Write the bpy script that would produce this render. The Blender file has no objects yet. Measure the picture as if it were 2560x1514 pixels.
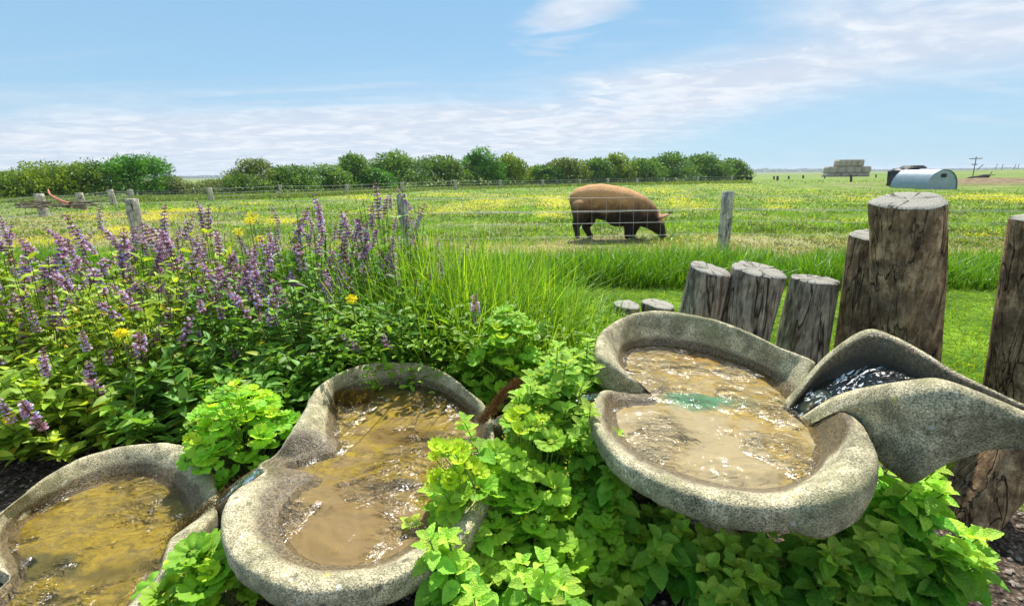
import bpy, bmesh, math, random
import numpy as np
from mathutils import Vector, Matrix, noise
R_ = math.radians
S = bpy.context.scene
C = S.collection
rng = np.random.default_rng(7)
random.seed(7)

# ------------------------------------------------------------------ camera
FPX, CX, CY = 1180.0, 1280.0, 757.0
PITCH = math.atan(320.0 / FPX); ROLL = -0.0105; H = 1.25
cam_d = bpy.data.cameras.new('camera'); cam = bpy.data.objects.new('camera', cam_d); C.objects.link(cam)
cam_d.sensor_width = 36; cam_d.lens = 36 * FPX / 2560; cam_d.clip_start = 0.02; cam_d.clip_end = 8000
CM = Matrix.Rotation(math.pi/2 - PITCH, 3, 'X') @ Matrix.Rotation(ROLL, 3, 'Z')
cam.matrix_world = Matrix.Translation((0, 0, H)) @ CM.to_4x4()
S.camera = cam
S.view_settings.view_transform = 'Standard'; S.view_settings.look = 'None'
S.view_settings.exposure = 0.48; S.view_settings.gamma = 1.0

def ray(u, v): return CM @ Vector(((u - CX)/FPX, -(v - CY)/FPX, -1))
def U(u, v, z=0.0):
    d = ray(u, v); t = (z - H)/d.z
    return Vector((d.x*t, d.y*t, z))
def UY(u, v, Y):
    d = ray(u, v); t = Y/d.y
    return Vector((d.x*t, Y, H + d.z*t))

# ------------------------------------------------------------------ sun and sky
SUN_EL, SUN_AZ = 56.0, 10.0
sd = bpy.data.lights.new('sun', 'SUN'); sd.energy = 5.0; sd.angle = R_(0.53); sd.color = (1.0, 0.955, 0.88)
so = bpy.data.objects.new('sun', sd); C.objects.link(so)
sv = Vector((math.sin(R_(SUN_AZ))*math.cos(R_(SUN_EL)), math.cos(R_(SUN_AZ))*math.cos(R_(SUN_EL)), math.sin(R_(SUN_EL))))
so.rotation_euler = sv.to_track_quat('Z', 'Y').to_euler(); so.location = (0, 0, 30)

class NT:
    """tiny node-tree helper"""
    def __init__(s, tree): s.t = tree; s.n = tree.nodes; s.l = tree.links
    def new(s, typ, **kw):
        nd = s.n.new(typ)
        for k, v in kw.items(): setattr(nd, k, v)
        return nd
    def put(s, sock, val):
        if hasattr(val, 'is_output') or isinstance(val, bpy.types.NodeSocket): s.l.new(val, sock)
        else:
            try: sock.default_value = val
            except Exception: sock.default_value = (*val, 1.0)
    def math(s, op, a, b=0.0, c=0.0, clamp=False):
        nd = s.new('ShaderNodeMath', operation=op, use_clamp=clamp)
        s.put(nd.inputs[0], a); s.put(nd.inputs[1], b); s.put(nd.inputs[2], c); return nd.outputs[0]
    def vmath(s, op, a, b=(0, 0, 0), sc=None):
        nd = s.new('ShaderNodeVectorMath', operation=op); s.put(nd.inputs[0], a); s.put(nd.inputs[1], b)
        if sc is not None: s.put(nd.inputs['Scale'], sc)
        return nd.outputs[0]
    def mix(s, f, a, b):
        nd = s.new('ShaderNodeMix', data_type='RGBA'); s.put(nd.inputs[0], f); s.put(nd.inputs[6], a); s.put(nd.inputs[7], b); return nd.outputs[2]
    def mulc(s, a, b, f=1.0):
        nd = s.new('ShaderNodeMix', data_type='RGBA', blend_type='MULTIPLY'); s.put(nd.inputs[0], f); s.put(nd.inputs[6], a); s.put(nd.inputs[7], b); return nd.outputs[2]
    def noise(s, vec, scale, detail=4, rough=0.55, dist=0.0, col=False):
        nd = s.new('ShaderNodeTexNoise'); s.put(nd.inputs['Vector'], vec); s.put(nd.inputs['Scale'], scale)
        nd.inputs['Detail'].default_value = detail; nd.inputs['Roughness'].default_value = rough; nd.inputs['Distortion'].default_value = dist
        return nd.outputs[1 if col else 0]
    def voro(s, vec, scale, feature='F1', out=0):
        nd = s.new('ShaderNodeTexVoronoi', feature=feature); s.put(nd.inputs['Vector'], vec); s.put(nd.inputs['Scale'], scale); return nd.outputs[out]
    def ramp(s, f, lo, hi, a=0.0, b=1.0):
        nd = s.new('ShaderNodeMapRange'); nd.interpolation_type = 'SMOOTHSTEP'
        s.put(nd.inputs[0], f); s.put(nd.inputs[1], lo); s.put(nd.inputs[2], hi); s.put(nd.inputs[3], a); s.put(nd.inputs[4], b); return nd.outputs[0]
    def mapping(s, vec, loc=(0, 0, 0), rot=(0, 0, 0), sc=(1, 1, 1)):
        nd = s.new('ShaderNodeMapping'); s.put(nd.inputs[0], vec); nd.inputs[1].default_value = loc; nd.inputs[2].default_value = rot; nd.inputs[3].default_value = sc; return nd.outputs[0]
    def bump(s, h, strength=0.5, dist=0.01, normal=None):
        nd = s.new('ShaderNodeBump'); s.put(nd.inputs['Height'], h); nd.inputs['Strength'].default_value = strength; nd.inputs['Distance'].default_value = dist
        if normal is not None: s.put(nd.inputs['Normal'], normal)
        return nd.outputs[0]

w = bpy.data.worlds.new('World'); S.world = w; w.use_nodes = True
N = NT(w.node_tree); N.n.clear()
sky = N.new('ShaderNodeTexSky', sky_type='NISHITA'); sky.sun_disc = False
sky.sun_elevation = R_(SUN_EL); sky.sun_rotation = R_(SUN_AZ); sky.altitude = 0; sky.air_density = 1.0; sky.dust_density = 0.5; sky.ozone_density = 2.5
tc = N.new('ShaderNodeTexCoord').outputs['Generated']
sep = N.new('ShaderNodeSeparateXYZ'); N.put(sep.inputs[0], tc); dx, dy, dz = sep.outputs
zz = N.math('MAXIMUM', dz, 0.0)
den = N.math('ADD', zz, 0.10)
px_ = N.math('DIVIDE', dx, den); py_ = N.math('DIVIDE', dy, den)
cmb = N.new('ShaderNodeCombineXYZ'); N.put(cmb.inputs[0], px_); N.put(cmb.inputs[1], py_)
pl = cmb.outputs[0]
az = N.math('ARCTAN2', dx, dy)                       # world azimuth of the direction
# cirrus streaks on a high plane
st = N.mapping(pl, rot=(0, 0, R_(28)), sc=(0.30, 1.0, 1.0))
n1 = N.noise(st, 0.9, 6, 0.52, 0.8)
n2 = N.noise(N.mapping(pl, loc=(3.1, 1.7, 0), rot=(0, 0, R_(12)), sc=(0.6, 1.0, 1)), 2.2, 8, 0.56, 1.0)
n3 = N.noise(N.mapping(pl, loc=(8.1, 4.2, 0), sc=(1.0, 1.0, 1)), 1.1, 6, 0.55, 0.4)
# bank of cloud: a band that rises to the right
wob = N.math('MULTIPLY', N.math('SUBTRACT', n1, 0.5), 0.22)
el = N.math('ADD', zz, wob)
line = N.math('ADD', N.math('MULTIPLY', az, 0.10), 0.17)
band = N.math('SUBTRACT', line, el)
veil = N.ramp(band, -0.05, 0.06)                      # below the line the veil begins
lc = N.ramp(az, 0.0, 0.7, 0.02, 0.13)
low = N.ramp(zz, N.math('SUBTRACT', lc, 0.03), N.math('ADD', lc, 0.05), N.ramp(az, -0.1, 0.5, 0.82, 0.12), 1.0)
right = N.ramp(az, 0.36, 0.62)
# upper right whiteness
line2 = N.math('SUBTRACT', 0.60, N.math('MULTIPLY', az, 0.30))
topr = N.math('MULTIPLY', right, N.ramp(N.math('ADD', zz, N.math('MULTIPLY', N.math('SUBTRACT', n2, 0.5), 0.12)), 0.10, 0.26))
n4 = N.noise(N.mapping(pl, loc=(1.3, 5, 0), rot=(0, 0, R_(20)), sc=(.8, 1, 1)), 5.0, 6, 0.6, 0.6)
tex = N.ramp(N.math('ADD', N.math('MULTIPLY', n2, .35), N.math('MULTIPLY', n3, .65)), 0.34, 0.60, 0.60, 1.0)
c1 = N.math('MULTIPLY', N.math('MULTIPLY', veil, N.math('ADD', N.math('MULTIPLY', tex, 0.4), 0.6)), N.math('MULTIPLY', low, 0.95))
c2 = N.math('MULTIPLY', topr, N.ramp(n3, 0.3, 0.58, 0.45, 1.0))
c3 = N.math('MULTIPLY', N.ramp(n1, 0.50, 0.80), 0.45)
# small cumulus wisps right of the middle, high up
ca = N.math('SUBTRACT', az, 0.13); cb = N.math('SUBTRACT', zz, 0.285)
rr = N.math('SQRT', N.math('ADD', N.math('POWER', N.math('MULTIPLY', N.math('SUBTRACT', ca, N.math('MULTIPLY', cb, 1.0)), 1.0), 2.0), N.math('POWER', N.math('MULTIPLY', cb, 1.5), 2.0)))
blob = N.ramp(N.math('ADD', rr, N.math('MULTIPLY', N.math('SUBTRACT', n2, 0.5), 0.28)), 0.03, 0.12, 1.0, 0.0)
c4 = N.math('MULTIPLY', blob, 0.75)
ridge = N.math('MULTIPLY', N.ramp(N.math('ABSOLUTE', N.math('SUBTRACT', band, 0.03)), 0.0, 0.035, 1.0, 0.0), N.math('MULTIPLY', N.ramp(n4, 0.38, 0.60), N.ramp(az, -0.45, -0.15)))
cl = N.math('MAXIMUM', N.math('MAXIMUM', c1, c2), N.math('MAXIMUM', c3, c4))
cl = N.math('MAXIMUM', cl, N.math('MULTIPLY', ridge, 0.95), clamp=True)
blue = N.mulc(sky.outputs[0], (0.60, 0.90, 1.05, 1))
hor = N.mix(N.ramp(zz, 0.0, 0.36), (3.5, 5.3, 6.7, 1), (2.5, 4.4, 6.3, 1))
base = N.mix(0.8, blue, hor)
cc = N.mix(N.ramp(N.math('ADD', N.math('MULTIPLY', n2, 0.5), N.math('MULTIPLY', n4, 0.5)), 0.42, 0.62), (5.3, 5.8, 6.7, 1), (6.9, 7.15, 7.6, 1))
skyc = N.mix(cl, base, cc)
bg = N.new('ShaderNodeBackground'); N.put(bg.inputs[0], skyc); bg.inputs[1].default_value = 0.095
wo = N.new('ShaderNodeOutputWorld'); N.l.new(bg.outputs[0], wo.inputs[0])

# ------------------------------------------------------------------ helpers: tagging and meshes
def tag(o, label=None, cat=None, group=None, kind=None):
    if label: o['label'] = label
    if cat: o['category'] = cat
    if group: o['group'] = group
    if kind: o['kind'] = kind
    return o
def empty(name, loc, label, cat, group=None):
    o = bpy.data.objects.new(name, None); o.location = loc; o.empty_display_size = 0.1; C.objects.link(o)
    return tag(o, label, cat, group)
def link(name, me, mat, parent=None, world=True):
    o = bpy.data.objects.new(name, me); C.objects.link(o)
    if mat is not None and len(me.materials) == 0: me.materials.append(mat)
    if parent is not None:
        o.parent = parent
        if world: o.matrix_parent_inverse = Matrix.Translation(-Vector(parent.location)) if parent.parent is None else Matrix()
    return o
def np_mesh(name, V, F, col=None, smooth=True):
    """V (n,3), F (m,k) of one face size"""
    me = bpy.data.meshes.new(name)
    n, m, k = len(V), len(F), F.shape[1]
    me.vertices.add(n); me.vertices.foreach_set('co', np.ascontiguousarray(V, np.float32).ravel())
    me.loops.add(m*k); me.loops.foreach_set('vertex_index', np.ascontiguousarray(F, np.int32).ravel())
    me.polygons.add(m); me.polygons.foreach_set('loop_start', np.arange(0, m*k, k, dtype=np.int32))
    me.polygons.foreach_set('use_smooth', np.full(m, smooth))
    if col is not None:
        a = me.attributes.new('tint', 'FLOAT_COLOR', 'POINT'); a.data.foreach_set('color', np.ascontiguousarray(col, np.float32).ravel())
    me.update(calc_edges=True); me.validate()
    return me
def frames(d, up, sc):
    d = d/np.linalg.norm(d, axis=1, keepdims=True)
    z = up - (up*d).sum(1, keepdims=True)*d; z /= np.maximum(np.linalg.norm(z, axis=1, keepdims=True), 1e-6)
    x = np.cross(d, z)
    M = np.stack([x, d, z], axis=2)
    sc = np.asarray(sc)
    if sc.ndim == 1: sc = np.stack([sc]*3, 1)
    return M*sc[:, None, :]
def scatter(name, tmpl, O, M, tint, mat, parent=None):
    tv, tf, ta = tmpl
    n = len(O); V = np.einsum('nij,vj->nvi', M, tv) + O[:, None, :]
    F = tf[None] + (np.arange(n)*len(tv))[:, None, None]
    col = np.ones((n, len(tv), 4), np.float32); col[:, :, :3] = tint[:, None, :]; col[:, :, 3] = ta[None]
    me = np_mesh(name, V.reshape(-1, 3), F.reshape(-1, tf.shape[1]), col.reshape(-1, 4))
    return link(name, me, mat, parent)
def tubes(name, paths, radii, mat, parent=None, sides=5, tints=None):
    """paths: list of (k,3) arrays, radii: list of scalars or arrays"""
    VV, FF, CC = [], [], []; off = 0
    ang = np.arange(sides)*2*np.pi/sides
    for i, (p, r) in enumerate(zip(paths, radii)):
        p = np.asarray(p, float); k = len(p); r = np.broadcast_to(np.asarray(r, float), (k,))
        t = np.gradient(p, axis=0); t /= np.maximum(np.linalg.norm(t, axis=1, keepdims=True), 1e-9)
        ref = np.array([0, 0, 1.0]) if abs(t[0, 2]) < 0.9 else np.array([1.0, 0, 0])
        a = np.cross(t, ref); a /= np.maximum(np.linalg.norm(a, axis=1, keepdims=True), 1e-9); b = np.cross(t, a)
        ring = p[:, None] + r[:, None, None]*(np.cos(ang)[None, :, None]*a[:, None] + np.sin(ang)[None, :, None]*b[:, None])
        VV.append(ring.reshape(-1, 3))
        i0 = (np.arange(k-1)*sides)[:, None] + np.arange(sides)[None]; i1 = (np.arange(k-1)*sides)[:, None] + (np.arange(sides)+1) % sides
        FF.append((np.stack([i0, i1, i1+sides, i0+sides], 2).reshape(-1, 4)) + off); off += k*sides
        if tints is not None: CC.append(np.tile(np.append(tints[i], 1.0), (k*sides, 1)))
    return link(name, np_mesh(name, np.concatenate(VV), np.concatenate(FF), np.concatenate(CC) if tints is not None else None), mat, parent)
def vnoise(x, y, s, seed=0):
    x = np.asarray(x)*s + seed*17.3; y = np.asarray(y)*s + seed*7.7
    xi, yi = np.floor(x).astype(np.int64), np.floor(y).astype(np.int64); fx, fy = x-xi, y-yi
    fx = fx*fx*(3-2*fx); fy = fy*fy*(3-2*fy)
    def h(a, b): 
        q = np.sin(a*127.1 + b*311.7 + seed*13.7)*43758.5453; return q-np.floor(q)
    return (h(xi, yi)*(1-fx)+h(xi+1, yi)*fx)*(1-fy) + (h(xi, yi+1)*(1-fx)+h(xi+1, yi+1)*fx)*fy
def fbm(x, y, s, seed=0): return 0.5*vnoise(x, y, s, seed)+0.3*vnoise(x, y, s*2.3, seed+1)+0.2*vnoise(x, y, s*5.1, seed+2)

# ------------------------------------------------------------------ materials
def newmat(name):
    m = bpy.data.materials.new(name); m.use_nodes = True; t = NT(m.node_tree); t.n.clear()
    out = t.new('ShaderNodeOutputMaterial'); return m, t, out
def principled(t, out, base, rough=0.8, normal=None, spec=0.3, metal=0.0):
    p = t.new('ShaderNodeBsdfPrincipled'); t.put(p.inputs['Base Color'], base); t.put(p.inputs['Roughness'], rough)
    p.inputs['Specular IOR Level'].default_value = spec; t.put(p.inputs['Metallic'], metal)
    if normal is not None: t.l.new(normal, p.inputs['Normal'])
    if out is not None: t.l.new(p.outputs[0], out.inputs[0])
    return p
def leafmat(name, trans=0.42, rough=0.45, vein=0.0, spec=0.35, tboost=(1.25, 1.15, 0.55)):
    m, t, out = newmat(name)
    at = t.new('ShaderNodeAttribute', attribute_name='tint')
    pos = t.new('ShaderNodeNewGeometry').outputs['Position']
    nz = t.noise(pos, 60 if vein else 9, 3)
    base = t.mulc(at.outputs['Color'], t.mix(nz, (0.72, 0.76, 0.7, 1), (1.25, 1.2, 1.2, 1)))
    nrm = None
    if vein:
        vo = t.voro(pos, 150, 'DISTANCE_TO_EDGE'); nrm = t.bump(t.math('ADD', t.ramp(vo, 0.0, 0.25), t.math('MULTIPLY', nz, 0.8)), vein, 0.003)
        base = t.mix(t.math('MULTIPLY', t.math('SUBTRACT', 1.0, t.ramp(vo, 0.0, 0.12)), 0.22), base, (0.32, 0.5, 0.16, 1))
    p = principled(t, None, base, rough, nrm, spec)
    tr = t.new('ShaderNodeBsdfTranslucent'); t.put(tr.inputs[0], t.mulc(base, (*tboost, 1)))
    if nrm is not None: t.l.new(nrm, tr.inputs['Normal'])
    mx = t.new('ShaderNodeMixShader'); mx.inputs[0].default_value = trans
    t.l.new(p.outputs[0], mx.inputs[1]); t.l.new(tr.outputs[0], mx.inputs[2]); t.l.new(mx.outputs[0], out.inputs[0])
    return m
M_leaf = leafmat('sage_leaf', 0.42, 0.5)
M_grass = leafmat('grass_blade', 0.45, 0.4)
M_mint = leafmat('mint_leaf', 0.42, 0.5, 0.55)
M_mantle = leafmat('mantle_leaf', 0.46, 0.5, 0.25)
M_hedge = leafmat('hedge_leaf', 0.35, 0.5)
M_petal = leafmat('petal', 0.35, 0.6, tboost=(1.1, 1.0, 1.1))
M_stem = leafmat('stem_green', 0.1, 0.6)

def m_stone():
    m, t, out = newmat('cast_stone')
    pos = t.new('ShaderNodeNewGeometry').outputs['Position']
    wet = t.new('ShaderNodeAttribute', attribute_name='wet').outputs['Fac']
    g = t.noise(pos, 230, 2, 0.7); g2 = t.noise(pos, 22, 6, 0.65); g3 = t.noise(pos, 5.0, 6, 0.62, 0.6); g4 = t.noise(t.vmath('ADD', pos, (7, 3, 1)), 9.0, 5, 0.6)
    c = t.mix(t.ramp(g, 0.32, 0.68), (0.20, 0.185, 0.13, 1), (0.86, 0.78, 0.58, 1))
    c = t.mulc(c, t.mix(t.ramp(g2, 0.32, 0.68), (0.55, 0.55, 0.48, 1), (1.15, 1.12, 1.04, 1)))
    c = t.mulc(c, t.mix(t.ramp(g4, 0.38, 0.62), (0.68, 0.68, 0.62, 1), (1.08, 1.06, 1.0, 1)))
    c = t.mix(t.math('MULTIPLY', t.ramp(g3, 0.48, 0.66), 0.6), c, (0.24, 0.24, 0.10, 1))          # algae film
    lich = t.math('MULTIPLY', t.ramp(t.math('ADD', t.voro(pos, 30), t.math('MULTIPLY', t.math('SUBTRACT', g2, 0.5), 0.5)), 0.10, 0.20, 1, 0), t.ramp(g4, 0.48, 0.56))
    c = t.mix(t.math('MULTIPLY', lich, 0.75), c, (0.60, 0.61, 0.54, 1))
    dk = t.math('MULTIPLY', t.ramp(t.math('ADD', t.voro(t.vmath('ADD', pos, (4, 4, 4)), 21), t.math('MULTIPLY', t.math('SUBTRACT', g2, 0.5), 0.7)), 0.10, 0.24, 1, 0), t.ramp(g3, 0.52, 0.42, 0, 1))
    c = t.mix(t.math('MULTIPLY', dk, 0.7), c, (0.085, 0.075, 0.055, 1))
    yl = t.math('MULTIPLY', t.ramp(t.voro(t.vmath('ADD', pos, (9, 2, 4)), 9), 0.03, 0.16, 1, 0), t.ramp(g2, 0.45, 0.55))
    c = t.mix(t.math('MULTIPLY', yl, 0.6), c, (0.50, 0.42, 0.10, 1))
    w2 = t.ramp(t.math('ADD', wet, t.math('MULTIPLY', t.math('SUBTRACT', g2, 0.5), 0.9)), 0.35, 0.75)
    wc = t.mix(t.ramp(t.noise(pos, 120, 3, 0.7), 0.4, 0.62), (0.035, 0.024, 0.012, 1), (0.22, 0.15, 0.07, 1))
    c = t.mix(t.math('MULTIPLY', w2, 0.88), c, wc)
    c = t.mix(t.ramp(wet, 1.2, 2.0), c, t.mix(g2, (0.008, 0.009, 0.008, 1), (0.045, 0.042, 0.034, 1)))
    rough = t.math('SUBTRACT', 0.9, t.math('MULTIPLY', w2, 0.62))
    h = t.math('ADD', t.math('MULTIPLY', g, 0.8), t.math('MULTIPLY', g2, 1.2))
    principled(t, out, c, rough, t.bump(h, 0.75, 0.006), 0.45)
    return m
M_stone = m_stone()

def m_floor(name, amber, sand, dark, spots, zone):
    """floor of a basin: sand and amber algae in streaks; zone=(center xy, radius) lists of algae patches"""
    m, t, out = newmat(name)
    pos = t.new('ShaderNodeNewGeometry').outputs['Position']
    wv = t.noise(pos, 7, 4, 0.6, col=True)
    wp = t.vmath('ADD', pos, t.vmath('SCALE', t.vmath('SUBTRACT', wv, (0.5, 0.5, 0.5)), sc=0.22))
    s1 = t.noise(t.mapping(wp, rot=(0, 0, R_(-35)), sc=(0.28, 1, 1)), 62, 4, 0.62)
    s2 = t.noise(wp, 14, 5, 0.6)
    gr = t.noise(pos, 420, 2, 0.6)
    c = t.mix(t.ramp(s2, 0.38, 0.60), sand, amber)
    # sandy end of the basin
    sx = t.new('ShaderNodeSeparateXYZ'); t.put(sx.inputs[0], pos)
    dd = t.vmath('DISTANCE', pos, zone[0]); 
    nd = t.new('ShaderNodeVectorMath', operation='DISTANCE'); t.put(nd.inputs[0], pos); nd.inputs[1].default_value = zone[0]
    far = t.ramp(t.math('ADD', nd.outputs['Value'], t.math('MULTIPLY', t.math('SUBTRACT', s2, 0.5), 0.35)), zone[1]*0.75, zone[1]*1.15, 1, 0)
    c = t.mix(t.math('MULTIPLY', far, 0.88), c, sand)
    c = t.mix(t.math('MULTIPLY', t.ramp(s1, 0.50, 0.64), t.math('SUBTRACT', 0.50, t.math('MULTIPLY', far, 0.45))), c, dark)
    c = t.mix(t.math('MULTIPLY', t.math('MULTIPLY', t.ramp(s1, 0.48, 0.36, 0, 1), t.math('SUBTRACT', 1.0, far)), 0.5), c, (min(1, amber[0]*1.5), min(1, amber[1]*1.6), amber[2]*2.2, 1))
    for (p, r, colr) in spots:
        nd = t.new('ShaderNodeVectorMath', operation='DISTANCE'); t.put(nd.inputs[0], t.mapping(t.vmath('SUBTRACT', wp, p), rot=(0, 0, R_(20)), sc=(0.55, 1.5, 1))); nd.inputs[1].default_value = (0, 0, 0)
        f = t.ramp(t.math('ADD', nd.outputs['Value'], t.math('MULTIPLY', t.math('SUBTRACT', s1, 0.5), 0.12)), r*0.55, r*1.1, 1, 0)
        c = t.mix(t.math('MULTIPLY', f, 0.85), c, colr)
    c = t.mulc(c, t.mix(gr, (0.46, 0.47, 0.45, 1), (1.16, 1.18, 1.1, 1)))
    principled(t, out, c, 0.7, t.bump(t.math('ADD', t.math('MULTIPLY', s1, .5), gr), 0.35, 0.004), 0.3)
    return m

def m_water(name, sc=1.0, strength=0.6, white=0.0):
    m, t, out = newmat(name)
    pos = t.new('ShaderNodeNewGeometry').outputs['Position']
    wv = t.noise(pos, 6*sc, 3, 0.5, col=True)
    wp = t.vmath('ADD', pos, t.vmath('SCALE', t.vmath('SUBTRACT', wv, (0.5, 0.5, 0.5)), sc=0.16))
    a = t.noise(t.mapping(wp, rot=(0, 0, R_(-25)), sc=(0.5, 1, 1)), 48*sc, 3, 0.6, 0.5)
    b = t.noise(wp, 16*sc, 3, 0.5, 0.3)
    amp = t.ramp(t.noise(pos, 4.2, 2), 0.42, 0.64, 0.07, 0.62)
    h = t.math('MULTIPLY', t.math('ADD', a, t.math('MULTIPLY', b, 1.8)), amp)
    nrm = t.bump(h, strength, 0.026)
    gl = t.new('ShaderNodeBsdfGlossy'); gl.inputs['Roughness'].default_value = 0.19; gl.inputs[0].default_value = (1, 1, 1, 1); t.l.new(nrm, gl.inputs['Normal'])
    tr = t.new('ShaderNodeBsdfTransparent'); tr.inputs[0].default_value = (0.93, 0.90, 0.78, 1)
    fr = t.new('ShaderNodeFresnel'); fr.inputs[0].default_value = 1.33; t.l.new(nrm, fr.inputs[1])
    f = t.math('MULTIPLY', fr.outputs[0], 1.0)
    mx = t.new('ShaderNodeMixShader'); t.l.new(f, mx.inputs[0]); t.l.new(tr.outputs[0], mx.inputs[1]); t.l.new(gl.outputs[0], mx.inputs[2])
    sh = mx.outputs[0]
    if white:
        df = t.new('ShaderNodeBsdfDiffuse'); df.inputs[0].default_value = (0.85, 0.88, 0.9, 1)
        m2 = t.new('ShaderNodeMixShader'); t.put(m2.inputs[0], t.math('MULTIPLY', t.math('MULTIPLY', t.ramp(a, 0.53, 0.66), t.ramp(b, 0.42, 0.56)), white)); t.l.new(sh, m2.inputs[1]); t.l.new(df.outputs[0], m2.inputs[2]); sh = m2.outputs[0]
    t.l.new(sh, out.inputs[0])
    return m
M_water = m_water('basin_water', 1.2, 1.0, 0.0)
M_water_fast = m_water('running_water', 1.1, 1.0, 1.0)

def m_bark(name, c1, c2, grain=1.0, bark=0.0):
    m, t, out = newmat(name)
    tcn = t.new('ShaderNodeTexCoord').outputs['Object']
    v = t.mapping(tcn, sc=(1, 1, 0.16))
    s1 = t.noise(v, 42*grain, 6, 0.65, 0.8); s2 = t.noise(tcn, 9, 5, 0.6); s3 = t.noise(t.mapping(tcn, sc=(1, 1, 0.05)), 16, 3, 0.5, 0.6)
    c = t.mix(t.ramp(s1, 0.35, 0.65), c1, c2)
    c = t.mulc(c, t.mix(t.ramp(s2, 0.3, 0.7), (0.5, 0.5, 0.5, 1), (1.25, 1.2, 1.12, 1)))
    crack = t.ramp(t.math('ABSOLUTE', t.math('SUBTRACT', s3, 0.5)), 0.0, 0.02, 1, 0)
    c = t.mix(t.math('MULTIPLY', crack, 0.9), c, (0.012, 0.01, 0.008, 1))
    h = t.math('SUBTRACT', t.math('MULTIPLY', s1, 1.0), t.math('MULTIPLY', crack, 0.9))
    if bark:
        dv = t.vmath('ADD', tcn, t.vmath('SCALE', t.vmath('SUBTRACT', t.noise(tcn, 11, 5, 0.65, col=True), (0.5, 0.5, 0.5)), sc=0.16))
        vo = t.voro(dv, 13); pt = t.ramp(t.noise(tcn, 6, 3), 0.42, 0.55)
        ring = t.math('MULTIPLY', t.ramp(t.math('ABSOLUTE', t.math('SUBTRACT', vo, 0.16)), 0.0, 0.05, 1, 0), pt)
        c = t.mix(t.math('MULTIPLY', ring, 0.5*bark), c, (0.50, 0.46, 0.38, 1))
        c = t.mix(t.math('MULTIPLY', t.math('MULTIPLY', t.ramp(vo, 0.05, 0.12, 1, 0), pt), 0.8*bark), c, (0.04, 0.03, 0.02, 1))
        flk = t.noise(t.mapping(dv, sc=(1, 1, 0.55)), 24, 6, 0.72)
        c = t.mulc(c, t.mix(t.ramp(flk, 0.4, 0.6), (0.55, 0.52, 0.5, 1), (1.2, 1.18, 1.12, 1)))
        c = t.mix(t.math('MULTIPLY', t.ramp(t.noise(tcn, 3.0, 4), 0.52, 0.60), 0.5*bark), c, (0.26, 0.16, 0.09, 1))
        h = t.math('ADD', h, t.math('MULTIPLY', flk, 1.4*bark)); h = t.math('ADD', h, t.math('MULTIPLY', ring, 0.5))
    principled(t, out, c, 0.9, t.bump(h, 0.9, 0.014), 0.2)
    return m
M_logs = m_bark('weathered_log', (0.14, 0.10, 0.07, 1), (0.50, 0.42, 0.32, 1))
M_bark = m_bark('old_bark', (0.26, 0.155, 0.085, 1), (0.62, 0.44, 0.27, 1), 1.0, 0.7)
M_post = m_bark('grey_post', (0.36, 0.33, 0.26, 1), (0.72, 0.69, 0.60, 1), 1.5)
def m_cut():
    m, t, out = newmat('sawn_end')
    tcn = t.new('ShaderNodeTexCoord').outputs['UV']
    sp = t.new('ShaderNodeSeparateXYZ'); t.put(sp.inputs[0], tcn)
    r = sp.outputs[0]; a = sp.outputs[1]
    cb = t.new('ShaderNodeCombineXYZ'); t.put(cb.inputs[0], t.math('MULTIPLY', r, t.math('COSINE', a))); t.put(cb.inputs[1], t.math('MULTIPLY', r, t.math('SINE', a)))
    nz = t.noise(cb.outputs[0], 3, 4); fine = t.noise(cb.outputs[0], 22, 5, 0.7)
    rings = t.math('SINE', t.math('ADD', t.math('MULTIPLY', r, 75), t.math('MULTIPLY', nz, 9)))
    c = t.mix(t.ramp(fine, 0.3, 0.7), (0.22, 0.205, 0.17, 1), (0.52, 0.49, 0.42, 1))
    c = t.mulc(c, t.mix(t.ramp(rings, -1, 1), (0.82, 0.82, 0.8, 1), (1.06, 1.06, 1.06, 1)))
    an = t.noise(t.math('ADD', t.math('MULTIPLY', a, 1.0), 0.0), 1.0, 2)
    crk = t.new('ShaderNodeCombineXYZ'); t.put(crk.inputs[0], t.math('MULTIPLY', a, 1.0)); t.put(crk.inputs[1], t.math('MULTIPLY', r, 0.25))
    cn = t.noise(crk.outputs[0], 1.1, 2, 0.5)
    cr = t.math('MULTIPLY', t.ramp(t.math('ABSOLUTE', t.math('SUBTRACT', cn, 0.5)), 0.0, 0.018, 1, 0), t.ramp(r, 0.02, 0.15))
    c = t.mix(t.math('MULTIPLY', cr, 0.9), c, (0.03, 0.022, 0.015, 1))
    principled(t, out, c, 0.9, t.bump(t.math('SUBTRACT', fine, cr), 0.7, 0.008), 0.2)
    return m
M_cut = m_cut()
def m_plain(name, c, rough=0.7, metal=0.0, var=0.3, scale=8, bump=0.2, spec=0.3):
    m, t, out = newmat(name); o = t.new('ShaderNodeTexCoord').outputs['Object']
    nz = t.noise(o, scale, 5, 0.6)
    principled(t, out, t.mulc((*c, 1), t.mix(nz, (1-var, 1-var, 1-var, 1), (1+var, 1+var, 1+var, 1))), rough, t.bump(nz, bump, 0.02), spec, metal)
    return m
M_wire = m_plain('galvanised_wire', (0.42, 0.44, 0.42), 0.6, 0.2)
M_black = m_plain('black_sheet', (0.016, 0.017, 0.02), 0.5)
M_straw = m_plain('straw', (0.42, 0.35, 0.28), 0.95, 0, 0.45, 3, 0.8)
M_mast = m_plain('weathered_mast', (0.10, 0.10, 0.10), 0.8)
M_pipe = m_plain('faded_red', (0.55, 0.20, 0.13), 0.7)
M_petalY = m_plain('yellow_petal', (0.85, 0.62, 0.01), 0.6, 0, 0.1)
M_white = m_plain('chalky_white', (0.7, 0.7, 0.68), 0.7)

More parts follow.
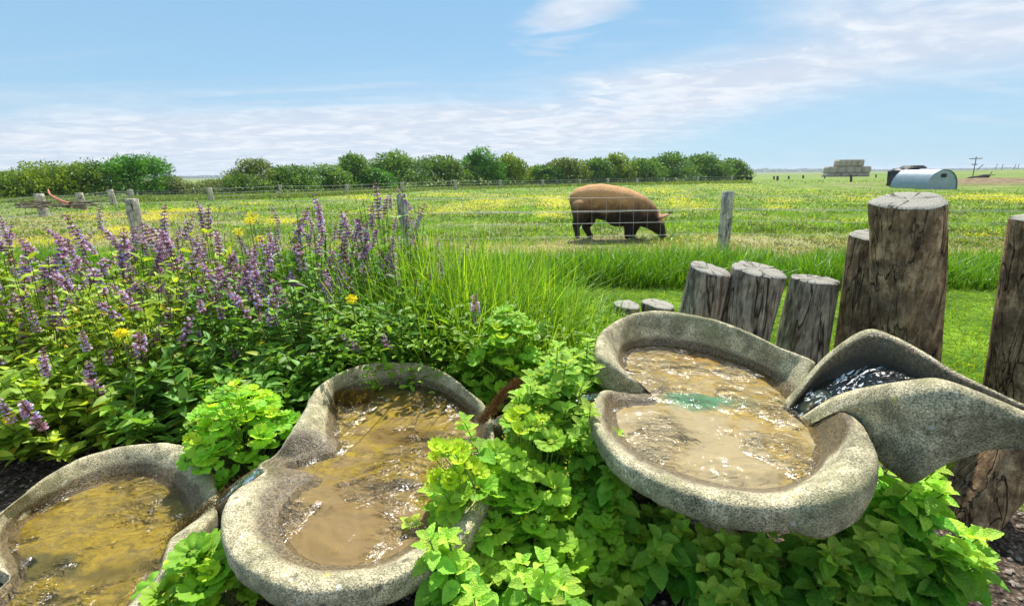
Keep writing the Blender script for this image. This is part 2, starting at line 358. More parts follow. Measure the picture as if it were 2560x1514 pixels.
# ------------------------------------------------------------------ ground
def soil_mask(x, y):
    """1 where the planting bed has bare soil"""
    e = (fbm(x, y, 2.2, 5)-0.5)*0.5
    yl = np.interp(x, [-9, -5, -2, 0.0, 0.9, 1.5, 1.95, 2.3, 3], [3.7, 3.7, 3.6, 3.1, 2.35, 2.0, 1.7, 1.15, 0.6])
    return np.clip((yl + e*0.6 - y)/0.12, 0, 1)
PIGY = U(1540, 597, 0).y
def grid_ground():
    ys = np.concatenate([np.linspace(-3, 0.3, 12), np.linspace(0.35, 4.0, 130), np.geomspace(4.05, 60, 150), np.geomspace(62, 6000, 80)])
    xs = np.concatenate([-np.geomspace(6000, 30, 50), np.linspace(-29, -4.1, 60), np.linspace(-4, 4, 220), np.linspace(4.1, 29, 60), np.geomspace(30, 6000, 60)])
    X, Y = np.meshgrid(xs, ys)
    near = soil_mask(X, Y)
    Z = (fbm(X, Y, 3.0, 2)-0.5)*0.05*near + (fbm(X, Y, 14.0, 3)-0.5)*0.022*near - 0.02*near
    Z += (fbm(X, Y, 0.6, 8)-0.5)*0.06*np.clip((Y-6.5)/3, 0, 1)*np.clip((60-Y)/30, 0, 1)
    # earth bank on the far right
    b = np.exp(-(((X-44)/15)**2+((Y-40)/7.0)**2)); Z += 0.6*b*(0.7+0.6*fbm(X, Y, 0.5, 4))
    b2 = np.exp(-(((X-180)/70)**2+((Y-150)/16)**2)); Z += 1.5*b2
    V = np.stack([X, Y, Z], 2).reshape(-1, 3)
    ny, nx = X.shape
    i = (np.arange(ny-1)*nx)[:, None] + np.arange(nx-1)[None]
    F = np.stack([i, i+1, i+1+nx, i+nx], 2).reshape(-1, 4)
    dry = np.interp(Y, [0, 6.2, 6.9, 8.6, 10.5, 200], [0, 0, 1, 1, 0.30, 0.25]) 
    left = np.clip((-X/Y - 0.25)/0.5, 0, 1)
    dry = np.maximum(dry, left*np.interp(Y, [6.5, 7, 16, 20], [0, 1, 0.8, 0.2])*0.9)
    dry = np.clip(dry + (fbm(X, Y, 0.9, 11)-0.5)*1.1*(Y > 6.3), 0, 1)
    bare = np.clip(b*2.6 - 0.5, 0, 1)*np.clip(fbm(X, Y, 0.4, 9)*2.6-0.3, 0, 1)
    bare = np.maximum(bare, np.exp(-(((X+13.5)/3.2)**2+((Y-17.5)/0.9)**2)))
    bare = np.maximum(bare, np.exp(-(((X-1.75)/1.15)**2+((Y-PIGY+.25)/.42)**2)**1.5)*.9)
    col = np.stack([near, dry, bare, np.clip((Y-40)/300, 0, 1)], 2).reshape(-1, 4)
    me = np_mesh('ground', V, F, col)
    m, t, out = newmat('ground_cover')
    pos = t.new('ShaderNodeNewGeometry').outputs['Position']
    at = t.new('ShaderNodeAttribute', attribute_name='tint'); sp = t.new('ShaderNodeSeparateColor'); t.put(sp.inputs[0], at.outputs['Color'])
    soil, dryf, baref = sp.outputs; farf = at.outputs['Alpha']
    n1 = t.noise(pos, 1.6, 6, 0.65); n2 = t.noise(pos, 14, 5, 0.65); n3 = t.noise(pos, 90, 3, 0.7)
    green = t.mix(t.ramp(n1, 0.35, 0.65), (0.085, 0.19, 0.008, 1), (0.20, 0.34, 0.02, 1))
    green = t.mulc(green, t.mix(t.ramp(n2, 0.3, 0.7), (0.45, 0.5, 0.45, 1), (1.3, 1.3, 1.2, 1)))
    green = t.mulc(green, t.mix(t.ramp(t.noise(pos, 0.5, 4), 0.4, 0.6), (0.7, 0.75, 0.7, 1), (1.1, 1.1, 1.1, 1)))
    dryc = t.mix(t.ramp(n2, 0.35, 0.65), (0.24, 0.22, 0.09, 1), (0.52, 0.48, 0.25, 1))
    c = t.mix(t.math('MULTIPLY', dryf, t.ramp(n2, 0.2, 0.6, 0.45, 1.0)), green, dryc)
    farc = t.mix(t.ramp(t.noise(t.mapping(pos, sc=(0.25, 1, 1)), 0.05, 5), 0.35, 0.65), (0.11, 0.17, 0.04, 1), (0.26, 0.27, 0.12, 1))
    c = t.mix(t.math('MULTIPLY', farf, 0.85), c, farc)
    brc = t.mix(t.ramp(t.noise(pos, 3, 5), 0.35, 0.65), (0.14, 0.09, 0.05, 1), (0.36, 0.26, 0.17, 1))
    c = t.mix(baref, c, brc)
    vo = t.voro(pos, 70)
    sc_ = t.mix(t.ramp(n2, 0.3, 0.7), (0.04, 0.03, 0.022, 1), (0.22, 0.165, 0.125, 1))
    sc_ = t.mulc(sc_, t.mix(t.ramp(vo, 0.1, 0.6), (1.5, 1.45, 1.4, 1), (0.55, 0.55, 0.55, 1)))
    c = t.mix(soil, c, sc_)
    h = t.math('ADD', t.math('ADD', n2, t.math('MULTIPLY', n3, 0.6)), t.math('MULTIPLY', vo, -0.8))
    principled(t, out, c, 0.95, t.bump(h, 0.9, 0.02), 0.15)
    o = link('ground', me, m); tag(o, kind='structure')
grid_ground()

# ------------------------------------------------------------------ flowform basins
def Z4(x, y): return (0.45407*x, 840+0.45407*y)
def Z5(x, y): return (640+0.45407*x, 840+0.45407*y)
def Z6(x, y): return (1400+0.46215*x, 740+0.46215*y)
def crom(P, K, closed=True):
    P = np.asarray(P, float); n = len(P); out = []
    for i in range(n if closed else n-1):
        if closed: p0, p1, p2, p3 = P[i-1], P[i], P[(i+1) % n], P[(i+2) % n]
        else: p0, p1, p2, p3 = P[max(i-1, 0)], P[i], P[i+1], P[min(i+2, n-1)]
        for k in range(K):
            t = k/K; out.append(0.5*((2*p1)+(-p0+p2)*t+(2*p0-5*p1+4*p2-p3)*t*t+(-p0+3*p1-3*p2+p3)*t**3))
    if not closed: out.append(P[-1])
    return np.array(out)
def basin(name, label, Zf, zw, st, floor_mat, K=8, depth=0.022, TK=0.50, DK=0.66, fz=(0.85, 0.62), near=15):
    st = [(*q_[:4], zw+(q_[4]-zw)*(fz[0] if i_ < near else fz[1]), *q_[5:]) for i_, q_ in enumerate(st)]
    W = crom([list(U(*Zf(s[0], s[1]), zw)) for s in st], K)
    Rr = crom([list(U(*Zf(s[2], s[3]), s[4])) for s in st], K)
    th = crom([[s[5], s[6], 0] for s in st], K); thick, drop = th[:, 0]*TK, th[:, 1]*DK
    n = len(W)
    Rs = Rr.copy()
    for _ in range(3): Rs = (np.roll(Rs, 1, 0)+Rs*2+np.roll(Rs, -1, 0))/4
    Rr = Rs
    tg = np.roll(Rr, -1, 0)-np.roll(Rr, 1, 0); nr = np.stack([tg[:, 1], -tg[:, 0], 0*tg[:, 0]], 1); nr /= np.linalg.norm(nr, axis=1, keepdims=True)
    area = 0.5*np.sum(Rr[:, 0]*np.roll(Rr[:, 1], -1)-np.roll(Rr[:, 0], -1)*Rr[:, 1])
    if area < 0: nr = -nr                                    # outward normals
    for _ in range(4): nr = (np.roll(nr, 1, 0)+nr*2+np.roll(nr, -1, 0))/4
    nr /= np.linalg.norm(nr, axis=1, keepdims=True)
    zc = Rr[:, 2]; drop = np.maximum(drop*0.9, zc-zw+0.03)
    rings, wet = [], []
    def add(xy, z, wv):
        rings.append(np.stack([xy[:, 0], xy[:, 1], z], 1)); wet.append(np.full(n, wv) if np.isscalar(wv) else wv)
    hgt = zc-zw
    add(W-nr*0.02, np.full(n, zw-depth), 1.0)
    add(W-nr*0.005, np.full(n, zw-0.012), 1.0)
    for tt, wv in ((0.08, 1.0), (0.2, 0.95), (0.35, 0.6), (0.5, 0.22), (0.65, 0.0), (0.8, 0.0), (0.92, 0.0)):
        pos = W*(1-tt)+Rr*tt; e = tt**1.25*(1-tt)+(1-(1-tt)**2.1)*tt
        add(pos, zw+hgt*e, wv)
    add(Rr+nr*0.004, zc, 0)
    tk = thick[:, None]
    for a, b in ((0.45, 0.015), (0.80, 0.06), (0.96, 0.16), (1.0, 0.32), (0.95, 0.60), (0.80, 0.82), (0.5, 0.97)):
        add(Rr+nr*tk*a, zc-drop*b, 0)
    add(Rr-nr*0.05, zc-drop*1.0, 0)
    V = np.concatenate(rings); k = len(rings)
    ci = np.arange(n)
    for q_ in range(5, k-1):
        g_ = rings[q_]; dn = (fbm(g_[:, 0], g_[:, 1], 9, 2)-.5)*.013+(vnoise(g_[:, 0]+q_*.02, g_[:, 1], 70, 3)-.5)*.003
        g_ += nr*dn[:, None]; g_[:, 2] += (fbm(g_[:, 0]+3, g_[:, 1]+q_*.01, 8, 7)-.5)*.010
    V = np.concatenate(rings)
    for q_ in range(2, 9): wet[q_] = np.clip(1.15-(rings[q_][:, 2]-zw)/0.05, 0, 1)
    i0 = (np.arange(k-1)*n)[:, None]+np.arange(n)[None]; i1 = (np.arange(k-1)*n)[:, None]+(np.arange(n)+1) % n
    F = np.stack([i0, i1, i1+n, i0+n], 2).reshape(-1, 4)
    if area > 0: F = F[:, ::-1]
    wv_ = np.concatenate(wet)
    for (pp, rad_) in WETSPOTS:
        dd_ = np.linalg.norm(V-np.array(list(pp)), axis=1); inside = np.repeat(np.arange(k) < 10, n); wv_ = np.maximum(wv_, np.where(inside, np.clip(1.3-dd_/rad_, 0, 1), 0))
    wet = [wv_]
    me = np_mesh(name, V, F)
    a = me.attributes.new('wet', 'FLOAT', 'POINT'); a.data.foreach_set('value', np.concatenate(wet).astype(np.float32))
    root = empty(name, tuple(np.append(Rr[:, :2].mean(0), 0.0)), label, 'water basin', 'stone flowform basins of the water cascade')
    link('bowl', me, M_stone, root)
    def fill(nm, z, frac, mat, parent, amp, sc):
        """fine grid clipped to the pool outline (its edge lies under the bowl wall)"""
        P = W*(1-frac)+Rr*frac; x0, y0 = P[:, 0].min(), P[:, 1].min(); stp = 0.0055
        gx, gy = np.meshgrid(np.arange(x0, P[:, 0].max()+stp, stp), np.arange(y0, P[:, 1].max()+stp, stp))
        cx, cy = gx[:-1, :-1]+stp/2, gy[:-1, :-1]+stp/2; ins = np.zeros(cx.shape, bool); q = np.roll(P, -1, 0)
        for a, b in zip(P, q):
            c_ = (a[1] > cy) != (b[1] > cy)
            if abs(b[1]-a[1]) > 1e-9: ins ^= c_ & (cx < (b[0]-a[0])*(cy-a[1])/(b[1]-a[1])+a[0])
        nx = gx.shape[1]; r_, c_ = np.where(ins); i0 = r_*nx+c_
        F = np.stack([i0, i0+1, i0+nx+1, i0+nx], 1)
        h = np.zeros(gx.shape)
        wx = gx+(vnoise(gx, gy, 7, 3)-.5)*.10; wy = gy+(vnoise(gx, gy, 7, 4)-.5)*.10
        for f, a_ in ((14, 1.0), (33, .55), (70, .33), (120, .2)): h += a_*(vnoise(wx*.75+wy*.3, wy-wx*.3, f*sc, 5)-.5)
        Z = z+amp*h*(.35+1.3*vnoise(gx, gy, 5, 8))
        used, inv = np.unique(F, return_inverse=True)
        V = np.stack([gx.ravel()[used], gy.ravel()[used], Z.ravel()[used]], 1)
        return link(nm, np_mesh(nm, V, inv.reshape(-1, 4)), mat, parent)
    cw = W[:, :2].mean(0); pr_ = []
    for zz_, f_ in ((-.06, .48), (zw*.4, .40), (zw*.75, .40), (zw-.06, .52), (zw-.035, .75)):
        pr_.append(np.column_stack([cw+(W[:, :2]-cw)*f_, np.full(n, zz_)]))
    Vp = np.concatenate(pr_); kp = len(pr_); i0 = (np.arange(kp-1)*n)[:, None]+np.arange(n)[None]; i1 = (np.arange(kp-1)*n)[:, None]+(np.arange(n)+1) % n
    link('pedestal', np_mesh('pedestal', Vp, np.stack([i0, i1, i1+n, i0+n], 2).reshape(-1, 4)), M_stone, root)
    fill('basin_floor', zw-depth+.004, 0.05, floor_mat, root, .010, 1.0)
    o = fill('water', zw, 0.10, M_water, None, .0045, 1.0); tag(o, kind='structure')
    return root, W, Rr

WETSPOTS = ((U(2060, 1070, .56), .16), (U(1960, 990, .55), .12), (U(760, 1120, .33), .11), (U(1630, 975, .53), .09))
AMB = (0.34, 0.19, 0.014, 1); SND = (0.30, 0.19, 0.095, 1); DRK = (0.085, 0.06, 0.015, 1)
zA, zB, zC = 0.50, 0.30, 0.12
pA = lambda u, v: tuple(U(u, v, zA-0.035)); pB = lambda u, v: tuple(U(u, v, zB-0.035)); pC = lambda u, v: tuple(U(u, v, zC-0.035))
flA = m_floor('silt_upper', (0.44, 0.31, 0.08, 1), (0.46, 0.39, 0.295, 1), (0.19, 0.15, 0.07, 1),
              [(pA(1830, 900), 0.13, (0.38, 0.19, 0.02, 1)), (pA(1755, 1015), 0.10, (0.005, 0.24, 0.15, 1)), (pA(1870, 1010), 0.055, (0.16, 0.22, 0.03, 1)), (pA(1640, 990), 0.05, (0.07, 0.05, 0.03, 1))], (pA(1700, 1150), 0.30))
flB = m_floor('silt_middle', (0.38, 0.27, 0.018, 1), (0.31, 0.22, 0.125, 1), (0.11, 0.075, 0.012, 1),
              [(pB(990, 1225), 0.07, (0.11, 0.075, 0.045, 1)), (pB(1010, 1095), 0.10, (0.20, 0.12, 0.02, 1))], (pB(830, 1330), 0.27))
flC = m_floor('silt_lower', (0.36, 0.26, 0.022, 1), (0.28, 0.21, 0.07, 1), (0.10, 0.075, 0.015, 1),
              [(pC(100, 1440), 0.10, (0.10, 0.09, 0.02, 1)), (pC(330, 1440), 0.09, (0.13, 0.10, 0.02, 1))], (pC(60, 1290), 0.12))
n_ = 0.035
stA = [(500,535,470,505,.497,.02,.05),(420,470,330,400,.575,.03,.10),(355,385,215,300,.615,.035,.14),(350,310,240,195,.63,.035,.14),(420,272,350,112,.64,.035,.14),
 (560,268,540,80,.65,.035,.15),(750,292,780,115,.65,.035,.15),(930,345,980,180,.64,.035,.15),(1090,410,1180,275,.63,.035,.15),(1195,490,1370,355,.61,.03,.14),
 (1240,565,1385,400,.575,.03,.10),(1275,620,1430,500,.495,.02,.06),(1335,662,1470,590,.575,.03,.10),(1385,740,1560,650,.62,.06,.13),(1405,830,1600,790,.628,.10,.16),
 (1380,915,1550,930,.615,.10,.16),(1300,975,1430,1040,.597,.07,.15),(1200,1015,1260,1095,.582,.05,.135),(1060,1030,1080,1110,.572,.042,.125),(880,1008,860,1085,.566,.04,.12),
 (700,960,660,1030,.563,.04,.12),(520,890,470,935,.56,.04,.12),(390,805,320,835,.56,.04,.12),(305,710,225,715,.56,.035,.12),(285,630,195,600,.56,.035,.12),
 (310,575,240,512,.548,.03,.10),(400,552,330,520,.52,.02,.07),(470,550,430,532,.497,.02,.05)]
basinA, WA, RA = basin('flowform_basin', 'twin-lobed stone water basin in front of the three short stumps, highest full one', Z6, zA, stA, flA, fz=(0.92, 0.60), near=17)
stB = [(150,705,40,690,.292,.02,.05),(220,688,110,655,.300,.02,.06),(340,660,175,575,.345,.03,.10),(450,625,235,470,.39,.03,.12),(435,520,290,380,.40,.03,.12),(430,400,350,280,.408,.03,.12),
 (470,318,450,205,.41,.03,.12),(620,285,600,156,.41,.03,.12),(780,262,760,142,.41,.03,.12),(920,275,910,154,.41,.03,.12),(1050,320,1050,204,.40,.03,.12),
 (1150,390,1160,300,.385,.03,.12),(1215,470,1260,400,.355,.03,.10),(1240,560,1300,560,.335,.02,.08),(1230,680,1310,700,.35,.03,.10),(1180,800,1280,830,.385,.03,.12),
 (1110,900,1220,960,.395,.035,.13),(1010,1010,1110,1090,.395,.035,.13),(900,1100,980,1195,.392,.035,.13),(760,1190,800,1270,.388,.04,.135),(600,1240,600,1345,.385,.042,.14),
 (430,1250,400,1360,.382,.045,.14),(270,1215,190,1340,.38,.045,.14),(160,1120,10,1262,.38,.045,.14),(130,1020,-110,1130,.383,.045,.14),(170,920,-145,985,.385,.045,.13),
 (250,830,-100,860,.375,.04,.12),(335,762,20,775,.35,.03,.10),(260,738,60,735,.31,.02,.07),(180,722,20,715,.293,.02,.05)]
basinB, WB, RB = basin('flowform_basin', 'middle stone water basin with brown silt, mint creeping over its right rim', Z5, zB, stB, flB, fz=(0.85, 0.55), near=14)
stC = [(100,1270,60,1320,.14,.02,.06),(60,1180,-40,1225,.175,.03,.1),(40,1110,-80,1110,.2,.03,.12),(90,1030,-20,1000,.21,.03,.12),(200,940,110,895,.22,.03,.12),
 (340,870,240,790,.22,.03,.12),(480,810,390,697,.22,.03,.12),(620,765,560,632,.22,.03,.12),(780,750,740,600,.22,.03,.12),(920,790,920,592,.22,.03,.12),
 (1000,860,1060,640,.21,.03,.12),(1040,950,1160,760,.18,.02,.1),(1030,1030,1190,930,.165,.02,.08),(965,1085,1090,1035,.20,.05,.14),(915,1160,960,1112,.21,.07,.15),
 (890,1260,915,1210,.21,.07,.15),(850,1330,885,1335,.205,.05,.14),(740,1420,800,1430,.20,.04,.13),(640,1520,700,1540,.20,.04,.13),(480,1640,520,1690,.2,.04,.13),
 (250,1700,250,1770,.2,.04,.13),(60,1650,20,1720,.2,.04,.13),(-50,1560,-130,1590,.2,.04,.13),(-20,1480,-100,1450,.17,.03,.1),(60,1390,0,1390,.145,.02,.07)]
basinC, WC, RC = basin('flowform_basin', 'lowest stone water basin, cut off at the bottom left, golden algae under sparkling water', Z4, zC, stC, flC, fz=(0.8, 0.7), near=14)

def trough():
    # sections from the spout (left) to the closed right end: front crest, back crest, channel floor, front drop, back drop
    sec = [((1305,665,.493),(1225,605,.493),.470,.03,.03),((1470,575,.60),(1395,380,.635),.53,.06,.08),((1620,522,.67),(1550,245,.735),.565,.12,.16),
           ((1800,490,.73),(1680,182,.785),.595,.19,.20),((1960,468,.765),(1800,212,.79),.61,.24,.20),((2070,462,.78),(1960,295,.785),.62,.255,.20),((2200,492,.775),(2120,395,.77),.64,.19,.18),
           ((2350,552,.755),(2290,480,.755),.67,.13,.14),((2520,625,.735),(2470,565,.735),.68,.075,.10),((2700,700,.72),(2660,650,.72),.69,.05,.06)]
    F = crom([list(U(*Z6(a[0], a[1]), a[2])) for a, b, c, d, e in sec], 10, False)
    B = crom([list(U(*Z6(b[0], b[1]), b[2])) for a, b, c, d, e in sec], 10, False)
    q = crom([[c, d, e] for a, b, c, d, e in sec], 10, False)
    q[:, 1:] *= 1.12; n = len(F); wd = B-F; wd[:, 2] = 0; wl = np.linalg.norm(wd, axis=1, keepdims=True); wu = wd/wl
    wu = (wu + np.array([0.0, 0.25, 0])); wu /= np.linalg.norm(wu, axis=1, keepdims=True)
    prof = []; wet = []
    def P(base, off, z, wv): 
        p = base + off; p = p.copy(); p[:, 2] = z; prof.append(p); wet.append(np.full(n, wv))
    th = 0.032
    zf, zb = F[:, 2], B[:, 2]; fl, df, db = q[:, 0], q[:, 1], q[:, 2]
    mid = (F+B)/2
    P(F, wu*wl*0.40, zf-df*1.04, 0); P(F, wu*wl*0.10, zf-df*1.0, 0); P(F, wu*wl*0.02, zf-df*0.88, 0); P(F, -wu*0.006, zf-df*0.5, 0); P(F, -wu*th*1.1, zf-df*0.22, 0); P(F, -wu*th, zf-0.012, 0); P(F, -wu*th*0.5, zf-0.003, 0); P(F, wu*0.002, zf, 0)
    P(F, wu*np.minimum(th, wl*0.15), zf-0.004, 0)
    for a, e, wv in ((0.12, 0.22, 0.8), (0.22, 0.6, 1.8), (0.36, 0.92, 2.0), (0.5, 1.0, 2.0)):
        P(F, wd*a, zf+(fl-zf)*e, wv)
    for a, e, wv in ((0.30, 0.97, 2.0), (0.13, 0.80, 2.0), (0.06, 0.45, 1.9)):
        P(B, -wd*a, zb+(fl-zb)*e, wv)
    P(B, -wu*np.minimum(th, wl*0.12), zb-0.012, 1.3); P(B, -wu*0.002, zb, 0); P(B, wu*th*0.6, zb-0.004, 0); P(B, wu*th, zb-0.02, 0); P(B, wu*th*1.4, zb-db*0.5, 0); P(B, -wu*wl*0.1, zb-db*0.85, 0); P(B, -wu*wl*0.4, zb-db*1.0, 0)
    V = np.stack(prof, 0); k = len(prof)
    i0 = (np.arange(k-1)*n)[:, None]+np.arange(n-1)[None]
    Fc = np.stack([i0, i0+n, i0+n+1, i0+1], 2).reshape(-1, 4)
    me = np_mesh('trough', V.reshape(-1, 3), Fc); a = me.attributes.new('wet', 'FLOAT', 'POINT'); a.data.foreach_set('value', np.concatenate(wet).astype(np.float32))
    root = empty('flowform_spout', tuple(np.append(mid[:, :2].mean(0), 0)), 'petal-shaped stone spout at the right edge pouring into the highest basin', 'water spout', 'stone flowform basins of the water cascade')
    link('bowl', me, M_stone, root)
    # running water in the channel
    a0, b0 = F+wd*0.16, B-wd*0.13
    zz = fl+np.clip((zf-fl)*0.62, 0.0, 0.085)+0.004
    rows = []
    for s in np.linspace(0, 1, 25):
        p = a0*(1-s)+b0*s; p[:, 2] = zz+0.020*(fbm(p[:, 0], p[:, 1], 30, 3)-.5)*np.clip(np.arange(n)/8, .2, 1); rows.append(p)
    V = np.stack(rows, 0)[:, :80]; nn = V.shape[1]; i0 = (np.arange(24)*nn)[:, None]+np.arange(nn-1)[None]
    o = link('water', np_mesh('water', V.reshape(-1, 3), np.stack([i0, i0+1, i0+nn+1, i0+nn], 2).reshape(-1, 4)), M_water_fast); tag(o, kind='structure')
    return root
spoutD = trough()

def chute(root, p0, p1, w0, w1, nm):
    """stone lip carrying water from one basin down to the next"""
    p0, p1 = np.array(p0), np.array(p1); d = p1-p0; d2 = np.array([d[0], d[1], 0]); d2 /= np.linalg.norm(d2); s = np.array([-d2[1], d2[0], 0])
    rows = []; T = np.linspace(0, 1, 14)
    for t in T:
        c = p0+d*t; c[2] = p0[2]+(p1[2]-p0[2])*t**1.6; wd = w0+(w1-w0)*t
        rows.append([c+s*wd*a+np.array([0, 0, z]) for a, z in ((-1.25, -.06), (-1.3, .0), (-1.12, .008), (-.9, .005), (-.6, -.008), (0, -.018), (.6, -.008), (.9, .005), (1.12, .008), (1.3, .0), (1.25, -.06))])
    V = np.array(rows); k = V.shape[1]; i0 = (np.arange(13)*k)[:, None]+np.arange(k-1)[None]
    me = np_mesh('spout', V.reshape(-1, 3), np.stack([i0, i0+1, i0+k+1, i0+k], 2).reshape(-1, 4))
    a = me.attributes.new('wet', 'FLOAT', 'POINT'); a.data.foreach_set('value', np.full(len(me.vertices), 0.9, np.float32))
    link('spout', me, M_stone, root)
    rows = []
    for t in np.linspace(-0.05, 1.08, 18):
        c = p0+d*t; c[2] = p0[2]+(p1[2]-p0[2])*max(t, 0)**1.6+0.008; wd = w0+(w1-w0)*t
        rows.append([c+s*wd*a*0.7+np.array([0, 0, 0.004*math.sin(a*7+t*20)]) for a in np.linspace(-1, 1, 6)])
    V = np.array(rows); k = 6; i0 = (np.arange(17)*k)[:, None]+np.arange(k-1)[None]
    o = link('water', np_mesh('water', V.reshape(-1, 3), np.stack([i0, i0+1, i0+k+1, i0+k], 2).reshape(-1, 4)), M_water_fast); tag(o, kind='structure')
chute(basinA, U(1590, 990, .482), U(1235, 1060, .315), .032, .04, 'a')
chute(basinB, U(735, 1150, .280), U(535, 1265, .13), .034, .05, 'b')

# ------------------------------------------------------------------ logs and stumps
def log(name, label, base, top, r0, r1, mat, tilt=(0, 0), seed=0, knob=0.04, cat='stump', group=None, bulge=None):
    base, top = np.array(base, float), np.array(top, float)
    rs = np.random.default_rng(seed+100); nseg, ns = 22, 44
    root = empty(name, tuple(base), label, cat, group)
    ph = rs.uniform(0, 6.28, 6); ang = np.arange(ns)*2*np.pi/ns
    prof = 1+0.05*np.sin(2*ang+ph[0])+0.035*np.sin(3*ang+ph[1])+0.018*np.sin(5*ang+ph[2])+0.008*np.sin(9*ang+ph[3])
    V = []
    for i in range(nseg+1):
        t = i/nseg; c = base+(top-base)*t
        r = r0+(r1-r0)*t
        if bulge: r *= 1+bulge[1]*math.exp(-((t-bulge[0])/bulge[2])**2)
        row = []
        for j, a in enumerate(ang):
            q = noise.noise(Vector((math.cos(a)*1.5+seed*3, math.sin(a)*1.5, t*2.2+seed)))*knob*1.6 + noise.noise(Vector((math.cos(a)*4+seed, math.sin(a)*4, t*4)))*knob*0.7
            rr = r*prof[j]*(1+q)
            if i == nseg: rr *= 0.985
            z = 0.0
            if i >= nseg-3: z = (tilt[0]*math.cos(a)+tilt[1]*math.sin(a))*rr*((i-(nseg-3))/3 if i < nseg else 1)
            row.append([c[0]+rr*math.cos(a), c[1]+rr*math.sin(a), c[2]+z+(0.0015*rs.standard_normal() if i == nseg else 0)])
        V.append(row)
    V = np.array(V)-base; n = ns
    i0 = (np.arange(nseg)*n)[:, None]+np.arange(n)[None]; i1 = (np.arange(nseg)*n)[:, None]+(np.arange(n)+1) % n
    me = np_mesh('trunk', V.reshape(-1, 3), np.stack([i0, i1, i1+n, i0+n], 2).reshape(-1, 4))
    o = link('trunk', me, mat, root, False)
    # sawn end with real thickness variations
    ring = V[-1]; cen = ring.mean(0); bm = bmesh.new(); uvl = bm.loops.layers.uv.new('UVMap'); rows = []
    for f in (1.0, 0.96, 0.75, 0.5, 0.25):
        rows.append([bm.verts.new(cen+(p-cen)*f+np.array([0, 0, 0.0035+(0.004 if f < 0.99 else -0.003)+0.003*noise.noise(Vector(p*f*14+seed))])) for p in ring])
    cv = bm.verts.new(cen+np.array([0, 0, 0.008]))
    fr = (1.0, 0.96, 0.75, 0.5, 0.25)
    for i in range(4):
        for j in range(ns):
            f = bm.faces.new((rows[i][j], rows[i][(j+1) % ns], rows[i+1][(j+1) % ns], rows[i+1][j]))
            for lp, (rr, aa) in zip(f.loops, ((fr[i], j), (fr[i], j+1), (fr[i+1], j+1), (fr[i+1], j))): lp[uvl].uv = (rr, aa*2*math.pi/ns+seed)
    for j in range(ns):
        f = bm.faces.new((rows[4][j], rows[4][(j+1) % ns], cv))
        for lp, (rr, aa) in zip(f.loops, ((.25, j), (.25, j+1), (0, j+.5))): lp[uvl].uv = (rr, aa*2*math.pi/ns+seed)
    m2 = bpy.data.meshes.new('sawn_top'); bm.to_mesh(m2); bm.free()
    for p in m2.polygons: p.use_smooth = True
    link('sawn_top', m2, M_cut, root, False)
    return root
def at(u, v, Y): return list(UY(u, v, Y))
def stump_px(label, Y, topc, botc, wpx_top, wpx_bot, mat, tilt, seed, **k):
    T = UY(topc[0], topc[1], Y); B = UY(botc[0], botc[1], Y)
    # run the axis on down to the ground
    s = (T.z+0.05)/(T.z-B.z); G = T+(B-T)*s
    kt = Y/FPX*0.90; r1 = wpx_top/2*kt*1.0; r0 = wpx_bot/2*kt
    return log('stump', label, G, T, r0, r1, mat, tilt, seed, **k)
gs = 'short weathered stumps behind the highest basin'
stump_px('short weathered stump, leftmost of the three standing behind the highest basin', 2.35, (1775, 674), (1748, 790), 116, 142, M_logs, (-0.20, 0.14), 1, group=gs)
stump_px('split weathered stump, middle one of the three behind the highest basin', 2.32, (1897, 676), (1852, 840), 136, 158, M_logs, (-0.12, 0.16), 2, group=gs)
stump_px('weathered stump swelling at its foot, right one of the three behind the highest basin', 2.45, (2038, 700), (2006, 860), 116, 142, M_logs, (-0.05, 0.05), 3, group=gs, bulge=(0.25, 0.12, 0.15))
stump_px('narrow stump pressed against the left side of the tallest stump', 2.42, (2200, 592), (2170, 860), 150, 180, M_bark, (0.0, 0.1), 4)
stump_px('tallest and thickest stump, bark scarred, standing behind the stone spout', 2.22, (2270, 503), (2264, 860), 160, 158, M_bark, (0.18, 0.16), 5, knob=0.05)
stump_px('tall leaning bark-covered stump cut off by the right edge', 1.95, (2615, 545), (2572, 960), 150, 225, M_bark, (0.1, 0.0), 6)
bS = U(2395, 1300, 0.0); log('support_log', 'bark-covered log propping up the stone spout at the right', (bS.x, bS.y, -0.05), UY(2560, 1075, bS.y+0.06), 0.085, 0.11, M_bark, (0, 0), 7, cat='log')
for (u, v, w_, Yy, sd_, lab) in ((1568, 762, 74, 2.45, 8, 'low grey sawn log end in the grass, left one of the pair behind the basin'), (1646, 760, 84, 2.42, 9, 'low grey sawn log end, right one of the pair behind the basin')):
    T = U(u, v, .10); Yy = T.y*.95; log('low_stump', lab, (T.x, T.y, -0.05), T, w_/2*Yy/FPX, w_/2*Yy/FPX, M_logs, (-0.08, 0.05), sd_, cat='stump', group='low log ends behind the highest basin')

# ------------------------------------------------------------------ leaf templates
def leaf_tmpl(rows, cols, width, fold=0.15, droop=0.25, crinkle=0.0, power=1.0, serr=0.0, base=0.18):
    V, A = [], []
    for i in range(rows+1):
        t = i/rows
        w = width*(math.sin(math.pi*min(1, (t*(1-base)+base))**power)**0.8 if 0 < t < 1 else (0.15 if t == 0 else 0.02))
        if 0 < t < 1: w *= 1+serr*(1 if i % 2 else -1)
        for j in range(cols+1):
            s = j/cols*2-1
            V.append([s*w*0.5, t, fold*abs(s)*w*0.5*2 - droop*t*t + crinkle*math.sin(i*2.2+abs(s)*3)]); A.append(abs(s))
    F = [[i*(cols+1)+j, i*(cols+1)+j+1, (i+1)*(cols+1)+j+1, (i+1)*(cols+1)+j] for i in range(rows) for j in range(cols)]
    return np.array(V), np.array(F), np.array(A)
T_mint = leaf_tmpl(10, 4, 0.70, 0.22, 0.20, 0.02, 1.0, 0.05, 0.16)
